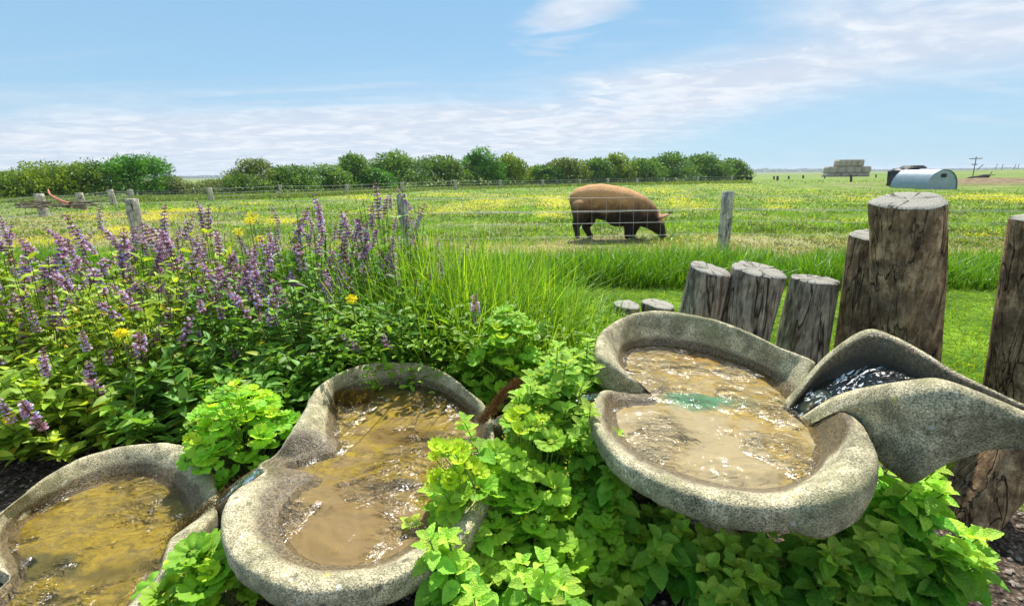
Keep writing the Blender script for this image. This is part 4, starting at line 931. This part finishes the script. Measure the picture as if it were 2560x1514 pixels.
moss('olive moss cushion in the back left of the middle basin', [(850, 985), (880, 1000), (915, 985)], (.305, .305, .305), .022, 3500, (0.10, 0.07, 0.015), (0.30, 0.2, 0.04), 62)
moss('dark golden moss where the middle basin spills into the lowest one', [(640, 1190), (560, 1240), (480, 1300), (440, 1350)], (.22, .17, .14, .13), .020, 4500, (0.035, 0.03, 0.01), (0.16, 0.11, 0.03), 63, .009)

# ------------------------------------------------------------------ fences
def fence(name, label, posts, zs, spacing, wr, vr, mat_post, up_to=None, seed=0, lo=0):
    rs = np.random.default_rng(seed); c0 = posts[0]
    root = empty(name, (c0[0], c0[1], 0), label, 'wire fence')
    for (x, y, top, r, show, lx) in posts:
        if not show: continue
        k = 9; t = np.linspace(0, 1, k); p = np.stack([x+lx*(t)+rs.normal(0, .004, k), np.full(k, y), -.1+(top+.1)*t], 1); rr = r*(1+rs.normal(0, .03, k))
        p = np.vstack([p, p[-1]+[0, 0, .002], p[-1]+[0, 0, .003]]); rr = np.append(rr, [r*.9, .001])
        tubes('post', [p], [rr], mat_post, root, 14)
    paths, rad = [], []
    for a, b in zip(posts[:-1], posts[1:]):
        L = math.hypot(b[0]-a[0], b[1]-a[1]); k = 14; t = np.linspace(0, 1, k)
        for zf in zs:
            za, zb = a[2]*zf, b[2]*zf
            paths.append(np.stack([a[0]+(b[0]-a[0])*t+a[5]*zf*(1-t)+b[5]*zf*t, a[1]+(b[1]-a[1])*t-a[3]*1.1, za+(zb-za)*t-.010*np.sin(np.pi*t)+rs.normal(0, .002, k)], 1)); rad.append(wr)
    tubes('line_wire', paths, rad, M_wire, root, 4)
    paths, rad = [], []
    for a, b in zip(posts[:-1], posts[1:]):
        L = math.hypot(b[0]-a[0], b[1]-a[1]); m = int(L/spacing)
        for j in range(1, m):
            t = j/m; x, y = a[0]+(b[0]-a[0])*t, a[1]+(b[1]-a[1])*t-a[3]*1.1; h = a[2]*(1-t)+b[2]*t; lx = a[5]*(1-t)+b[5]*t
            paths.append(np.array([[x+lx*zs[-1]+.01*rs.normal(), y, h*zs[-1]], [x+lx*(.5*(zs[0]+zs[-1])), y, h*.5*(zs[-1]+zs[0])], [x+lx*zs[0], y, h*zs[0]]])); rad.append(vr)
    if paths: tubes('mesh_wire', paths, rad, M_wire, root, 3)
    return root
def fp(u, vb, vt, w, Y=None, show=True, ut=None):
    b = U(u, vb, 0) if Y is None else UY(u, vb, Y); t = UY(ut if ut else u, vt, b.y); return (b.x, b.y, t.z, w/2*b.y/FPX, show, t.x-b.x)
fence('wire_fence', 'near wire fence crossing in front of the pig, with thick grey round posts',
      [(-10.8, 7.45, .86, .06, False, 0), fp(352, 622, 497, 28, ut=328), fp(1020, 610, 485, 24, Y=6.75, ut=1004), fp(1806, 642, 478, 29, ut=1821), (8.1, 6.1, .98, .07, False, 0), (12.5, 5.9, .98, .07, False, 0)],
      (.12, .38, .57, .735, .75, .935), .2, .0026, .0019, M_post, seed=1)
fence('field_fence', 'pale fence with stock netting leading back to the dark bushes at the left',
      [(-14.6, 10.9, .62, .05, False, 0), fp(112, 540, 484, 20, ut=96), fp(212, 526, 482, 15, ut=196), fp(286, 512, 474, 13, ut=274), fp(330, 502, 474, 11, ut=324), fp(530, 503, 469, 12, ut=522)], (.1, .3, .5, .7, .88), .22, .004, .003, M_post, seed=2)
fence('hedge_fence', 'long distant stock fence running along the foot of the hedge',
      [fp(530, 503, 469, 0.1), fp(700, 495, 463, 8), fp(867, 487, 461, 8), fp(1006, 480, 455, 9), fp(1138, 475, 450, 8), fp(1251, 471, 450, 7), fp(1357, 468, 450, 7), fp(1450, 464, 448, 6), fp(1520, 462, 446, 6), fp(1593, 460, 445, 6), fp(1660, 458, 444, 5), fp(1745, 456, 441, 5), fp(1830, 455, 440, 5)],
      (.1, .35, .6, .92), .5, .006, .004, M_post, seed=3)
M_dpost = m_plain('dark_post', (0.07, 0.055, 0.045), 0.9)
fence('far_fence', 'line of small dark posts across the far pasture before the straw stack',
      [fp(1868, 449, 437, 5), fp(1935, 449, 440, 4), fp(1944, 452, 440, 5), fp(1972, 448, 440, 4), fp(2008, 446, 438, 4), fp(2062, 446, 440, 3), fp(2128, 455, 437, 5), fp(2190, 444, 436, 3), fp(2240, 443, 436, 3)], (.5, .95), 30, .002, .002, M_dpost, seed=4)

# ------------------------------------------------------------------ hedge trees
M_trunk = m_plain('twig_bark', (0.13, 0.10, 0.07), 0.9)
def tree(u, vb, vt, wpx, label, seed, c1, c2, n=2600, name='hedge_tree', Y=None, wild=0.0):
    rs = np.random.default_rng(seed); b = U(u, vb, 0); y = b.y+1.2; x = b.x*y/b.y
    hgt = UY(u, vt, y).z; wd = wpx*y/FPX/2*1.34
    root = empty(name, (x, y, 0), label, 'tree' if hgt > 1.9 else 'shrub', 'trees and bushes of the field hedge')
    k = 9; a = rs.uniform(0, 6.28, k); q = rs.uniform(.25, .75, k); lobes = np.stack([x+np.cos(a)*wd*q*.75, y+np.sin(a)*wd*q*.6, hgt*rs.uniform(.25, .78, k)], 1); lr = np.stack([wd*rs.uniform(.35, .55, k)]*2+[hgt*rs.uniform(.18, .28, k)], 1)
    lobes[0] = [x, y, hgt*.78]; lr[0] = [wd*.5, wd*.5, hgt*.23]; lobes[1] = [x-wd*.5, y-.2, hgt*.4]; lobes[2] = [x+wd*.5, y-.2, hgt*.42]; lr[1] = lr[2] = [wd*.6, wd*.5, hgt*.38]; lobes[3] = [x, y-wd*.3, hgt*.25]; lr[3] = [wd*1.15, wd*.5, hgt*.34]
    i = rs.integers(0, k, n); d = rs.normal(0, 1, (n, 3)); d /= np.linalg.norm(d, axis=1, keepdims=True); rad = rs.random(n)**.35*(1+wild*rs.exponential(.35, n)*(rs.random(n) < .15)); rad *= 1+.22*(vnoise(d[:, 0]*2+i, d[:, 2]*2, 2.0, seed % 7)-.5)*2
    P = lobes[i]+d*lr[i]*rad[:, None]; P[:, 2] = np.maximum(P[:, 2], .04)
    cl_ = vnoise(P[:, 0]+P[:, 1]*.7, P[:, 2], 2.2, seed % 5)[:, None]
    col = lerp3(c1, c2, np.clip(cl_[:, 0]+rs.normal(0, .18, n), 0, 1))*rs.uniform(.75, 1.25, (n, 1))
    sz = (.0030*y)*rs.uniform(.8, 1.7, n)
    scatter('crown', T_small, P, frames(rs.normal(0, 1, (n, 3))+d*.6, d+rs.normal(0, .5, (n, 3)), sz*1.25), col, M_hedge, root)
    paths, pr = [], []
    for j in range(6):
        tip = lobes[j]; bb = np.array([x+rs.normal(0, wd*.15), y, 0]); t = np.linspace(0, 1, 5)[:, None]; paths.append(bb*(1-t)+tip*t+np.sin(t*3)*.05); pr.append(np.linspace(.05, .012, 5)*(hgt/2.5))
    for j in range(10):                                   # bare twig ends that break the outline
        l = lobes[rs.integers(0, k)]; dd = np.array([rs.normal(0, .5), rs.normal(0, .3), 1.0]); dd /= np.linalg.norm(dd); paths.append(np.array([l, l+dd*hgt*.2, l+dd*hgt*rs.uniform(.25, .36)])); pr.append([.012, .008, .004])
    tubes('trunk', paths, pr, M_trunk, root, 5)
G = dict(rich=((0.03, 0.14, 0.008), (0.14, 0.38, 0.02)), olive=((0.055, 0.14, 0.012), (0.22, 0.36, 0.05)), yel=((0.09, 0.18, 0.01), (0.38, 0.50, 0.03)), mid=((0.05, 0.15, 0.018), (0.22, 0.38, 0.06)), grey=((0.10, 0.16, 0.05), (0.34, 0.40, 0.18)), brown=((0.07, 0.14, 0.02), (0.27, 0.34, 0.06)))
for s_, (u, vb, vt, wp, c, lab) in enumerate((
 (15, 500, 428, 130, 'olive', 'dark olive bush at the far left edge behind the stock netting'), (135, 498, 402, 190, 'yel', 'wide bush with a yellow-green top left of the round green tree'), (70, 498, 425, 110, 'olive', 'lower olive bush in front of the yellow-topped one'),
 (245, 496, 401, 120, 'olive', 'olive bush between the yellow-topped bush and the round green tree'), (352, 494, 386, 130, 'rich', 'round rich green tree, the tallest left of the hedge gap'), (432, 492, 440, 80, 'grey', 'low greyish shrub right beside the round green tree'),
 (535, 490, 452, 90, 'grey', 'thin pale shrub standing in the gap of the hedge'), (632, 486, 397, 85, 'brown', 'bronze-green tree just right of the hedge gap'), (612, 488, 435, 100, 'olive', 'low shrub at the foot of the bronze-green tree'), (735, 484, 414, 110, 'mid', 'spiky topped green bush, first right of the bronze-green tree'),
 (820, 480, 411, 100, 'mid', 'flat topped green bush below and left of the slim crown'), (888, 477, 382, 62, 'mid', 'slim crown rising above the hedge left of the big rounded bush'), (990, 473, 377, 125, 'mid', 'big rounded bush behind the dark leaning fence post'), (930, 476, 420, 90, 'rich', 'low dark bush between the slim crown and the big rounded bush'),
 (1105, 470, 388, 125, 'olive', 'broad olive bush left of the tallest hedge tree'), (1207, 468, 368, 82, 'rich', 'tallest tree of the hedge, dense rich green'), (1272, 466, 386, 75, 'yel', 'yellow-green tree leaning out right of the tallest hedge tree'),
 (1360, 463, 414, 80, 'mid', 'low bush starting the hedge again right of the second gap'), (1415, 462, 394, 80, 'brown', 'bronze tinted bush above the rump of the pig'), (1480, 460, 397, 85, 'mid', 'green bush directly behind the back of the pig'), (1543, 459, 385, 70, 'yel', 'pointed yellowish bush above the middle of the pig'),
 (1600, 458, 396, 85, 'mid', 'round green bush above the neck of the pig'), (1672, 456, 381, 100, 'mid', 'tall bushy tree right of the pig, in the right part of the hedge'), (1755, 454, 384, 100, 'mid', 'bushy tree next to last at the right end of the hedge'), (1825, 452, 397, 62, 'olive', 'last small tree at the right end of the hedge'))):
    tree(u, vb, vt, wp, lab, 700+s_, *G[c], n=int(4200+wp*30), name='hedge_tree' if vb-vt > 60 else 'hedge_shrub', wild=.22)

# far treeline and banks
def far_line(name, label, spans, Y, hmax, c1, c2, seed):
    rs = np.random.default_rng(seed); X, Yy, Z, sz = [], [], [], []
    for u0, u1, dens, hm in spans:
        m = int((u1-u0)*dens); uu = rs.uniform(u0, u1, m); xx = (uu-CX)/FPX*Y; prof = vnoise(xx, xx*0, .02, seed)*.6+vnoise(xx, xx*0, .07, seed+1)*.4
        X.append(xx); Yy.append(Y+rs.uniform(-15, 15, m)); Z.append(rs.random(m)*hm*(.35+prof)); 
    X, Yy, Z = map(np.concatenate, (X, Yy, Z)); m = len(X)
    o = scatter(name, T_small, np.stack([X, Yy, Z], 1), frames(rs.normal(0, 1, (m, 3)), rs.normal(0, 1, (m, 3))+[0, -.5, .5], rs.uniform(1.2, 2.6, m)), gcol(m, c1, c2, rs), M_hedge)
    return tag(o, label, 'trees', None, 'stuff')
far_line('far_wood', 'thin line of blue-green trees on the horizon', ((-300, 640, 26, 9), (1830, 2140, 30, 11), (2130, 2900, 20, 6), (1280, 1420, 20, 6)), 1300, 14, (0.05, 0.11, 0.03), (0.13, 0.20, 0.06), 91)

# ------------------------------------------------------------------ pig
def pig():
    Y0 = U(1540, 597, 0).y; s = Y0/FPX; bm = bmesh.new()
    def ball(p, rx, ry, rz, rot=None):
        r = bmesh.ops.create_icosphere(bm, subdivisions=3, radius=1.0); M = Matrix.Translation(p) @ (rot or Matrix()) @ Matrix.Diagonal((rx, ry, rz, 1)); bmesh.ops.transform(bm, matrix=M, verts=r['verts'])
    def chain(pts, wy=1.0):
        for (a, b) in zip(pts[:-1], pts[1:]):
            pa, pb = UY(a[0], a[1], Y0+a[3]), UY(b[0], b[1], Y0+b[3]); m = max(2, int((pb-pa).length/(.3*s*min(a[2], b[2]))))
            for i in range(m+1):
                t = i/m; r = (a[2]*(1-t)+b[2]*t)*s; ball(pa.lerp(pb, t), r, r*wy, r)
    chain([(1457, 501, 33, 0), (1475, 502, 39, 0), (1500, 504, 43, 0), (1530, 509, 44, 0), (1560, 515, 43, 0), (1590, 524, 39, 0), (1612, 535, 32, 0)], .85)
    chain([(1612, 535, 32, 0), (1630, 548, 25, 0), (1641, 560, 20, 0), (1649, 573, 14, 0), (1656, 588, 9.5, 0)], .8)
    ball(UY(1658, 592, Y0), .07, .06, .03)
    chain([(1545, 530, 36, 0), (1575, 532, 34, 0)], .8)
    chain([(1452, 520, 24, -.16), (1450, 545, 16, -.17), (1440, 562, 9.5, -.17), (1443, 580, 6.5, -.17), (1444, 590, 7, -.17)])          # near hind leg
    chain([(1468, 520, 24, .16), (1474, 548, 16, .17), (1464, 566, 10, .17), (1471, 582, 7.5, .17), (1475, 588, 8, .17)])               # far hind leg
    chain([(1580, 535, 24, -.16), (1574, 555, 15, -.17), (1569, 573, 8.5, -.17), (1567, 583, 6.5, -.17), (1568, 591, 7, -.17)])           # near fore leg
    chain([(1592, 540, 22, .16), (1588, 560, 14, .17), (1585, 575, 9, .17), (1580, 589, 8, .17)])
    chain([(1427, 489, 3.4, 0), (1430, 495, 4.2, 0), (1438, 497, 5, 0)]); chain([(1427, 489, 3.4, 0), (1433, 486, 3, -.03)])
    # belly line
    ball(UY(1500, 541, Y0), .13, .10, .05)
    for sy, e1, e2 in ((-.13, (1640, 546), (1668, 537)), (.13, (1646, 540), (1676, 532))):
        a, b = UY(*e1, Y0+sy), UY(*e2, Y0+sy*1.5); c = (a+b)/2; L = (b-a).length*1.25
        rot = (b-a).to_track_quat('X', 'Z').to_matrix().to_4x4(); ball(c, L*.62, .075, .022, rot @ Matrix.Rotation(.5 if sy < 0 else -.3, 4, 'X'))
    me = bpy.data.meshes.new('body'); bm.to_mesh(me); bm.free(); me.materials.append(None)
    tmp = bpy.data.objects.new('tmp', me); C.objects.link(tmp)
    md = tmp.modifiers.new('r', 'REMESH'); md.mode = 'VOXEL'; md.voxel_size = .016
    sm = tmp.modifiers.new('s', 'SMOOTH'); sm.iterations = 7; sm.factor = .5
    dg = bpy.context.evaluated_depsgraph_get(); me2 = bpy.data.meshes.new_from_object(tmp.evaluated_get(dg)); bpy.data.objects.remove(tmp)
    me2.materials.clear(); me2.name = 'body'
    for p in me2.polygons: p.use_smooth = True
    m, t, out = newmat('pig_coat'); pos = t.new('ShaderNodeNewGeometry').outputs['Position']; sx = t.new('ShaderNodeSeparateXYZ'); t.put(sx.inputs[0], pos)
    nz = t.noise(pos, 5, 5, .6); hair = t.noise(t.mapping(pos, sc=(.25, 1, 1)), 90, 4, .7)
    f = t.ramp(t.math('ADD', sx.outputs[2], t.math('MULTIPLY', t.math('SUBTRACT', nz, .5), .45)), .44, .92)  # by height: muddy legs, plus painted-in shade on the flanks and sun on the back
    c = t.mix(f, (0.03, 0.019, 0.015, 1), (0.64, 0.34, 0.14, 1))
    nd = t.new('ShaderNodeVectorMath', operation='DISTANCE'); t.put(nd.inputs[0], pos); nd.inputs[1].default_value = UY(1662, 538, Y0-.1)
    c = t.mix(t.ramp(nd.outputs['Value'], .10, .20, 1, 0), c, (0.60, 0.34, 0.18, 1))  # ear painted ginger as if sunlit, over the dark lower coat
    c = t.mulc(c, t.mix(hair, (.7, .7, .7, 1), (1.3, 1.3, 1.3, 1)))
    principled(t, out, c, .75, t.bump(t.math('ADD', hair, t.math('MULTIPLY', nz, 1.5)), .9, .02), .25)
    root = empty('pig', (UY(1540, 590, Y0).x, Y0, 0), 'large ginger-brown pig with dark muddy legs grazing head down behind the fence', 'pig')
    link('body', me2, m, root)
    # eye
    e = UY(1648, 556, Y0-.125); bm = bmesh.new(); bmesh.ops.create_icosphere(bm, subdivisions=2, radius=.012, matrix=Matrix.Translation(e)); me = bpy.data.meshes.new('eye'); bm.to_mesh(me); bm.free(); link('eye', me, M_black, root)
pig()

# ------------------------------------------------------------------ far things at the right
def box_bm(bm, c, sx, sy, sz, rot=0, bev=.05):
    r = bmesh.ops.create_cube(bm, size=1.0); bmesh.ops.bevel(bm, geom=list({e for v in r['verts'] for e in v.link_edges}), offset=.04, segments=2, affect='EDGES', profile=.5) if bev else None
def bale(c, sx, sy, sz, label, rz, seed):
    bm = bmesh.new(); bmesh.ops.create_cube(bm, size=1.0); bmesh.ops.scale(bm, vec=(sx, sy, sz), verts=bm.verts[:]); bmesh.ops.bevel(bm, geom=bm.edges[:], offset=.10, segments=2, affect='EDGES')
    bmesh.ops.subdivide_edges(bm, edges=[e for e in bm.edges if e.calc_length() > .5], cuts=3, use_grid_fill=True)
    for v in bm.verts: v.co += Vector((noise.noise(v.co*1.3+Vector((seed, 0, 0))), noise.noise(v.co*1.3+Vector((0, seed, 0))), noise.noise(v.co*1.3+Vector((0, 0, seed)))))*.09
    me = bpy.data.meshes.new('straw_bale'); bm.to_mesh(me); bm.free()
    for p in me.polygons: p.use_smooth = True
    root = empty('straw_bale', c, label, 'straw bale', 'big square straw bales in the distant stack'); root.rotation_euler.z = rz
    link('straw', me, M_straw, root, False)
    paths = []                                                        # twine bands
    for k in (-.33, 0, .33):
        X = k*sx; y, z = sy/2+.03, sz/2+.03; paths.append(np.array([[X, -y, -z], [X, -y, z], [X, y, z], [X, y, -z], [X, -y, -z]]))
    o = tubes('twine', paths, [.012]*3, M_dpost, None, 4); o.parent = root
bY = 118.0
rowsb = (('bottom', 441, 6, 2063, 2168), ('second', 434, 5, 2065, 2168), ('top', 417, 4, 2087, 2148))
zb_ = 0
for ri, (nm, vb, cnt, u0, u1) in enumerate(rowsb):
    zlo = (0, .75, 2.35)[ri]; hgt = (.75, 1.6, 1.55)[ri]; xs0, xs1 = UY(u0, 430, bY).x, UY(u1, 430, bY).x; wdt = (xs1-xs0)/cnt
    words = {6: ['leftmost', 'second from the left', 'third from the left', 'third from the right', 'second from the right', 'rightmost'], 5: ['leftmost', 'second from the left', 'middle', 'second from the right', 'rightmost'], 4: ['leftmost', 'second from the left', 'second from the right', 'rightmost']}[cnt]
    for i in range(cnt):
        bale((xs0+wdt*(i+.5), bY+random.uniform(-.25, .25), zlo+hgt/2), wdt*.97, 2.4, hgt*.98, 'straw bale in the distant stack, %s of the %s row' % (words[i], nm), random.uniform(-.05, .05), ri*10+i)

def ark():
    A = U(2312, 475, 0); w_ = Vector((1, -.16, 0))*1.75; l_ = Vector((-.14, .98, 0))*2.5; hgt = 1.28
    root = empty('pig_ark', (A.x, A.y, 0), 'arched grey corrugated iron pig shelter behind the tallest stump', 'pig ark')
    ns, nl = 48, 2; V = []
    def arc(t, y, off=0): a = math.pi*(1-t); return A+w_*(.5+.5*(1+off)*math.cos(a))+l_*y+Vector((0, 0, max(0, (hgt+off)*math.sin(a)**.85)))
    nr = 60; rows = []
    for i in range(nr+1):
        o = .012*math.cos(i*math.pi); rows.append([arc(t/ns, -.03+1.06*i/nr, .02+o) for t in range(ns+1)])
    V = np.array([[list(p) for p in r] for r in rows]); n = ns+1; i0 = (np.arange(nr)*n)[:, None]+np.arange(ns)[None]
    m, t, out = newmat('galvanised_sheet'); pos = t.new('ShaderNodeNewGeometry').outputs['Position']; nz = t.noise(pos, 3, 5, .6); principled(t, out, t.mix(nz, (.22, .27, .31, 1), (.42, .49, .54, 1)), .42, None, .4, .35)
    link('roof', np_mesh('roof', V.reshape(-1, 3), np.stack([i0, i0+n, i0+n+1, i0+1], 2).reshape(-1, 4)), m, root)
    for y in (0.0, 1.0):
        bm = bmesh.new(); pts = [arc(t/ns, y) for t in range(ns+1)]; f1 = bm.faces.new([bm.verts.new(p) for p in pts]); r = bmesh.ops.extrude_face_region(bm, geom=[f1]); bmesh.ops.translate(bm, vec=l_.normalized()*.03, verts=[g for g in r['geom'] if isinstance(g, bmesh.types.BMVert)])
        me = bpy.data.meshes.new('end_wall'); bm.to_mesh(me); bm.free(); e = link('end_wall', me, m, root)
    # vent in the near end wall: dark hatch with a frame
    c = A+w_*.52+Vector((0, 0, .92)); wu = w_.normalized(); nrm = -l_.normalized()
    bm = bmesh.new(); P = [c+wu*a*.15+Vector((0, 0, b*.12))+nrm*.015 for a, b in ((-1, -1), (1, -1), (1, 1), (-1, 1))]; f = bm.faces.new([bm.verts.new(p) for p in P]); r = bmesh.ops.extrude_face_region(bm, geom=[f]); bmesh.ops.translate(bm, vec=nrm*.02, verts=[g for g in r['geom'] if isinstance(g, bmesh.types.BMVert)])
    me = bpy.data.meshes.new('vent'); bm.to_mesh(me); bm.free(); link('vent', me, M_black, root)
    tubes('base_rail', [np.array([list(A+nrm*.04+Vector((0, 0, .04))), list(A+w_+nrm*.04+Vector((0, 0, .04)))])], [.04], m, root, 6)
ark()
def lumpy(name, label, cat, center, sx, sy, sz, mat, seed, parts=None):
    bm = bmesh.new(); bmesh.ops.create_icosphere(bm, subdivisions=4, radius=1.0)
    for v in bm.verts:
        p = v.co.copy(); q = Vector([math.copysign(abs(c)**.45, c) for c in p]); v.co = Vector((q.x*sx, q.y*sy, q.z*sz))*(1+.16*noise.noise(p*2.2+Vector((seed, 0, 0)))+.06*noise.noise(p*6))
        v.co.z = max(v.co.z, -sz*.9)
    me = bpy.data.meshes.new(name); bm.to_mesh(me); bm.free()
    for p in me.polygons: p.use_smooth = True
    root = empty(name, center, label, cat); link('cover', me, mat, root, False); return root
c = UY(2258, 452, 36); r = lumpy('covered_heap', 'black sheeted heap standing behind the arched pig shelter', 'covered heap', (c.x, 36, .70), .75, .9, .72, M_black, 3)
o = lumpy('x', '', '', (0, 0, 0), 1, 1, 1, M_black, 1); 
for ch in list(o.children): bpy.data.objects.remove(ch)
bpy.data.objects.remove(o)
bm = bmesh.new(); bmesh.ops.create_cone(bm, cap_ends=True, segments=24, radius1=.85, radius2=.62, depth=.22); bmesh.ops.bevel(bm, geom=bm.edges[:], offset=.05, segments=2, affect='EDGES'); me = bpy.data.meshes.new('lid'); bm.to_mesh(me); bm.free()
l = link('lid', me, M_black, r, False); l.location = (.45, -.1, .80)
# dark fallen trunk / boat-like shape
a, b = UY(2415, 447, 58), UY(2482, 441, 58)
r = empty('fallen_trunk', (a.x, 58, a.z), 'dark fallen tree trunk lying beyond the pig shelter', 'fallen trunk')
t = np.linspace(0, 1, 9); tubes('trunk', [np.stack([a.x+(b.x-a.x)*t, 58+t*.6, a.z+(b.z-a.z)*t+.03*np.sin(t*9)], 1)], [np.interp(t, [0, .15, .8, 1], [.05, .18, .30, .22])], M_dpost, r, 10)
tubes('branch', [np.array([[b.x, 58.5, b.z+.1], [b.x+.3, 58.5, b.z+.5]]), np.array([[b.x-.2, 58.5, b.z], [b.x+.5, 58.3, b.z+.2]])], [.05, .04], M_dpost, r, 5)
# mast with cross bars
mY = 60; q0, q1 = UY(2433, 436, mY), UY(2441, 392, mY)
r = empty('bird_pole', (q0.x, mY, 0), 'tall pole with two cross bars standing far right beyond the pig shelter', 'pole')
tubes('pole', [np.array([[q0.x-.05, mY, 0], list(q0), list(q1)])], [.045], M_mast, r, 6)
for (ua, va, ub, vb, rr) in ((2424, 397, 2456, 396, .05), (2430, 411, 2442, 411, .06)):
    p, q = UY(ua, va, mY-.06), UY(ub, vb, mY-.06); tubes('cross_bar', [np.array([list(p), list(q)])], [rr], M_mast, r, 6)
p, q = UY(2443, 424, mY), UY(2458, 412, mY); tubes('brace', [np.array([list(p), list(q)])], [.05], M_mast, r, 5)
# distant slender poles
for i, (u, dx_) in enumerate(((2486, 8), (2503, 5), (2533, 7), (2543, 5))):
    p, q = UY(u, 426, 160), UY(u+dx_, 410, 160); r = empty('thin_pole', (p.x, 160, 0), 'thin slanting pole on the skyline, %s of the four at the far right' % ordn[i], 'pole', 'thin poles on the skyline')
    tubes('pole', [np.array([[p.x, 160, 0], list(p), list(q)])], [.10], M_mast, r, 4)
# small trough by the hedge end
p = U(1872, 452, 0); r = empty('feed_trough', (p.x, p.y, 0), 'small dark trough by the right end of the hedge', 'trough')
bm = bmesh.new(); bmesh.ops.create_cone(bm, cap_ends=True, segments=4, radius1=.42, radius2=.62, depth=.45, matrix=Matrix.Translation((0, 0, .35)) @ Matrix.Rotation(math.pi/4, 4, 'Z')); me = bpy.data.meshes.new('tub'); bm.to_mesh(me); bm.free(); link('tub', me, M_black, r, False)
for s in (-1, 1): o = tubes('leg', [np.array([[s*.3, 0, 0], [s*.28, 0, .3]])], [.04], M_black, None, 5); o.parent = r
# red bent pipe at the left
q = [UY(120, 474, 15.2), UY(125, 486, 15.0), UY(140, 496, 14.8), UY(160, 505, 14.7), UY(176, 509, 14.6)]
r = empty('bent_branch', tuple(q[-1]), 'pinkish red bent branch rising behind the stock netting at the left', 'branch')
tubes('limb', [crom([list(a) for a in q], 5, False)], [np.linspace(.02, .05, 21)], M_pipe, r, 8)
# low woven pile behind the netting
rs = np.random.default_rng(77); paths = []
for i in range(60):
    u0 = rs.uniform(35, 200); a = UY(u0, rs.uniform(505, 522), 14.9); b = UY(u0+rs.uniform(20, 70), rs.uniform(503, 524), 15.2); paths.append(np.array([list(a), list((a+b)/2+Vector((0, 0, rs.uniform(0, .05)))), list(b)]))
r = empty('brushwood_pile', tuple(U(110, 525, 0)), 'low pile of brown brushwood behind the stock netting', 'brushwood'); tubes('sticks', paths, [.012]*60, M_trunk, r, 4)

# yellow flower heads standing among the sage
def head(u, v, Y, s, label, seed):
    rs = np.random.default_rng(seed); p = UY(u, v, Y); r = empty('yellow_flower', (p.x, Y, 0), label, 'yellow flower', 'tall yellow flowers among the sage')
    m = 110; d = rs.normal(0, 1, (m, 3)); d /= np.linalg.norm(d, axis=1, keepdims=True); O = np.array(list(p))+d*[s, s, s*.7]*(rs.random((m, 1))**.4)
    scatter('bloom', T_small, O, frames(d, rs.normal(0, 1, (m, 3)), rs.uniform(.008, .016, m)), gcol(m, (.9, .78, .01), (.95, .9, .03), rs, .1), M_petal, r)
    tubes('stalk', [np.array([[p.x-.03, Y, .2], [p.x+.01, Y, p.z*.6], list(p)])], [.003], M_stem, r, 5, [np.array([.14, .22, .05])])
for i, a in enumerate(((630, 538, 3.3, .035, 'largest and highest yellow flower head above the sage'), (624, 552, 3.2, .03, 'yellow flower head just below the highest one'), (596, 580, 3.1, .03, 'yellow flower head left of and lower than the highest pair'), (648, 597, 3.05, .022, 'small yellow flower head right of the lower left one'), (880, 748, 2.05, .018, 'single small yellow flower low before the sage and the tall grass'), (302, 832, 1.95, .02, 'lowest yellow flower, deep among the left sage bushes'))): head(*a, 900+i)

# ------------------------------------------------------------------ air between here and the horizon
bm = bmesh.new(); bmesh.ops.create_cube(bm, size=1.0); bmesh.ops.scale(bm, vec=(12400, 9200, 17.5), verts=bm.verts[:]); bmesh.ops.translate(bm, vec=(0, 1500, -1.5+8.75), verts=bm.verts[:])
me = bpy.data.meshes.new('haze'); bm.to_mesh(me); bm.free()
m, t, out = newmat('thin_haze'); pv = t.new('ShaderNodeVolumePrincipled'); pv.inputs['Color'].default_value = (0.80, 0.88, 1.0, 1); pv.inputs['Density'].default_value = 0.0003; pv.inputs['Anisotropy'].default_value = 0.3
t.l.new(pv.outputs[0], out.inputs['Volume'])
tag(link('haze', me, m), kind='stuff', label='thin pale haze over the far fields', cat='haze')
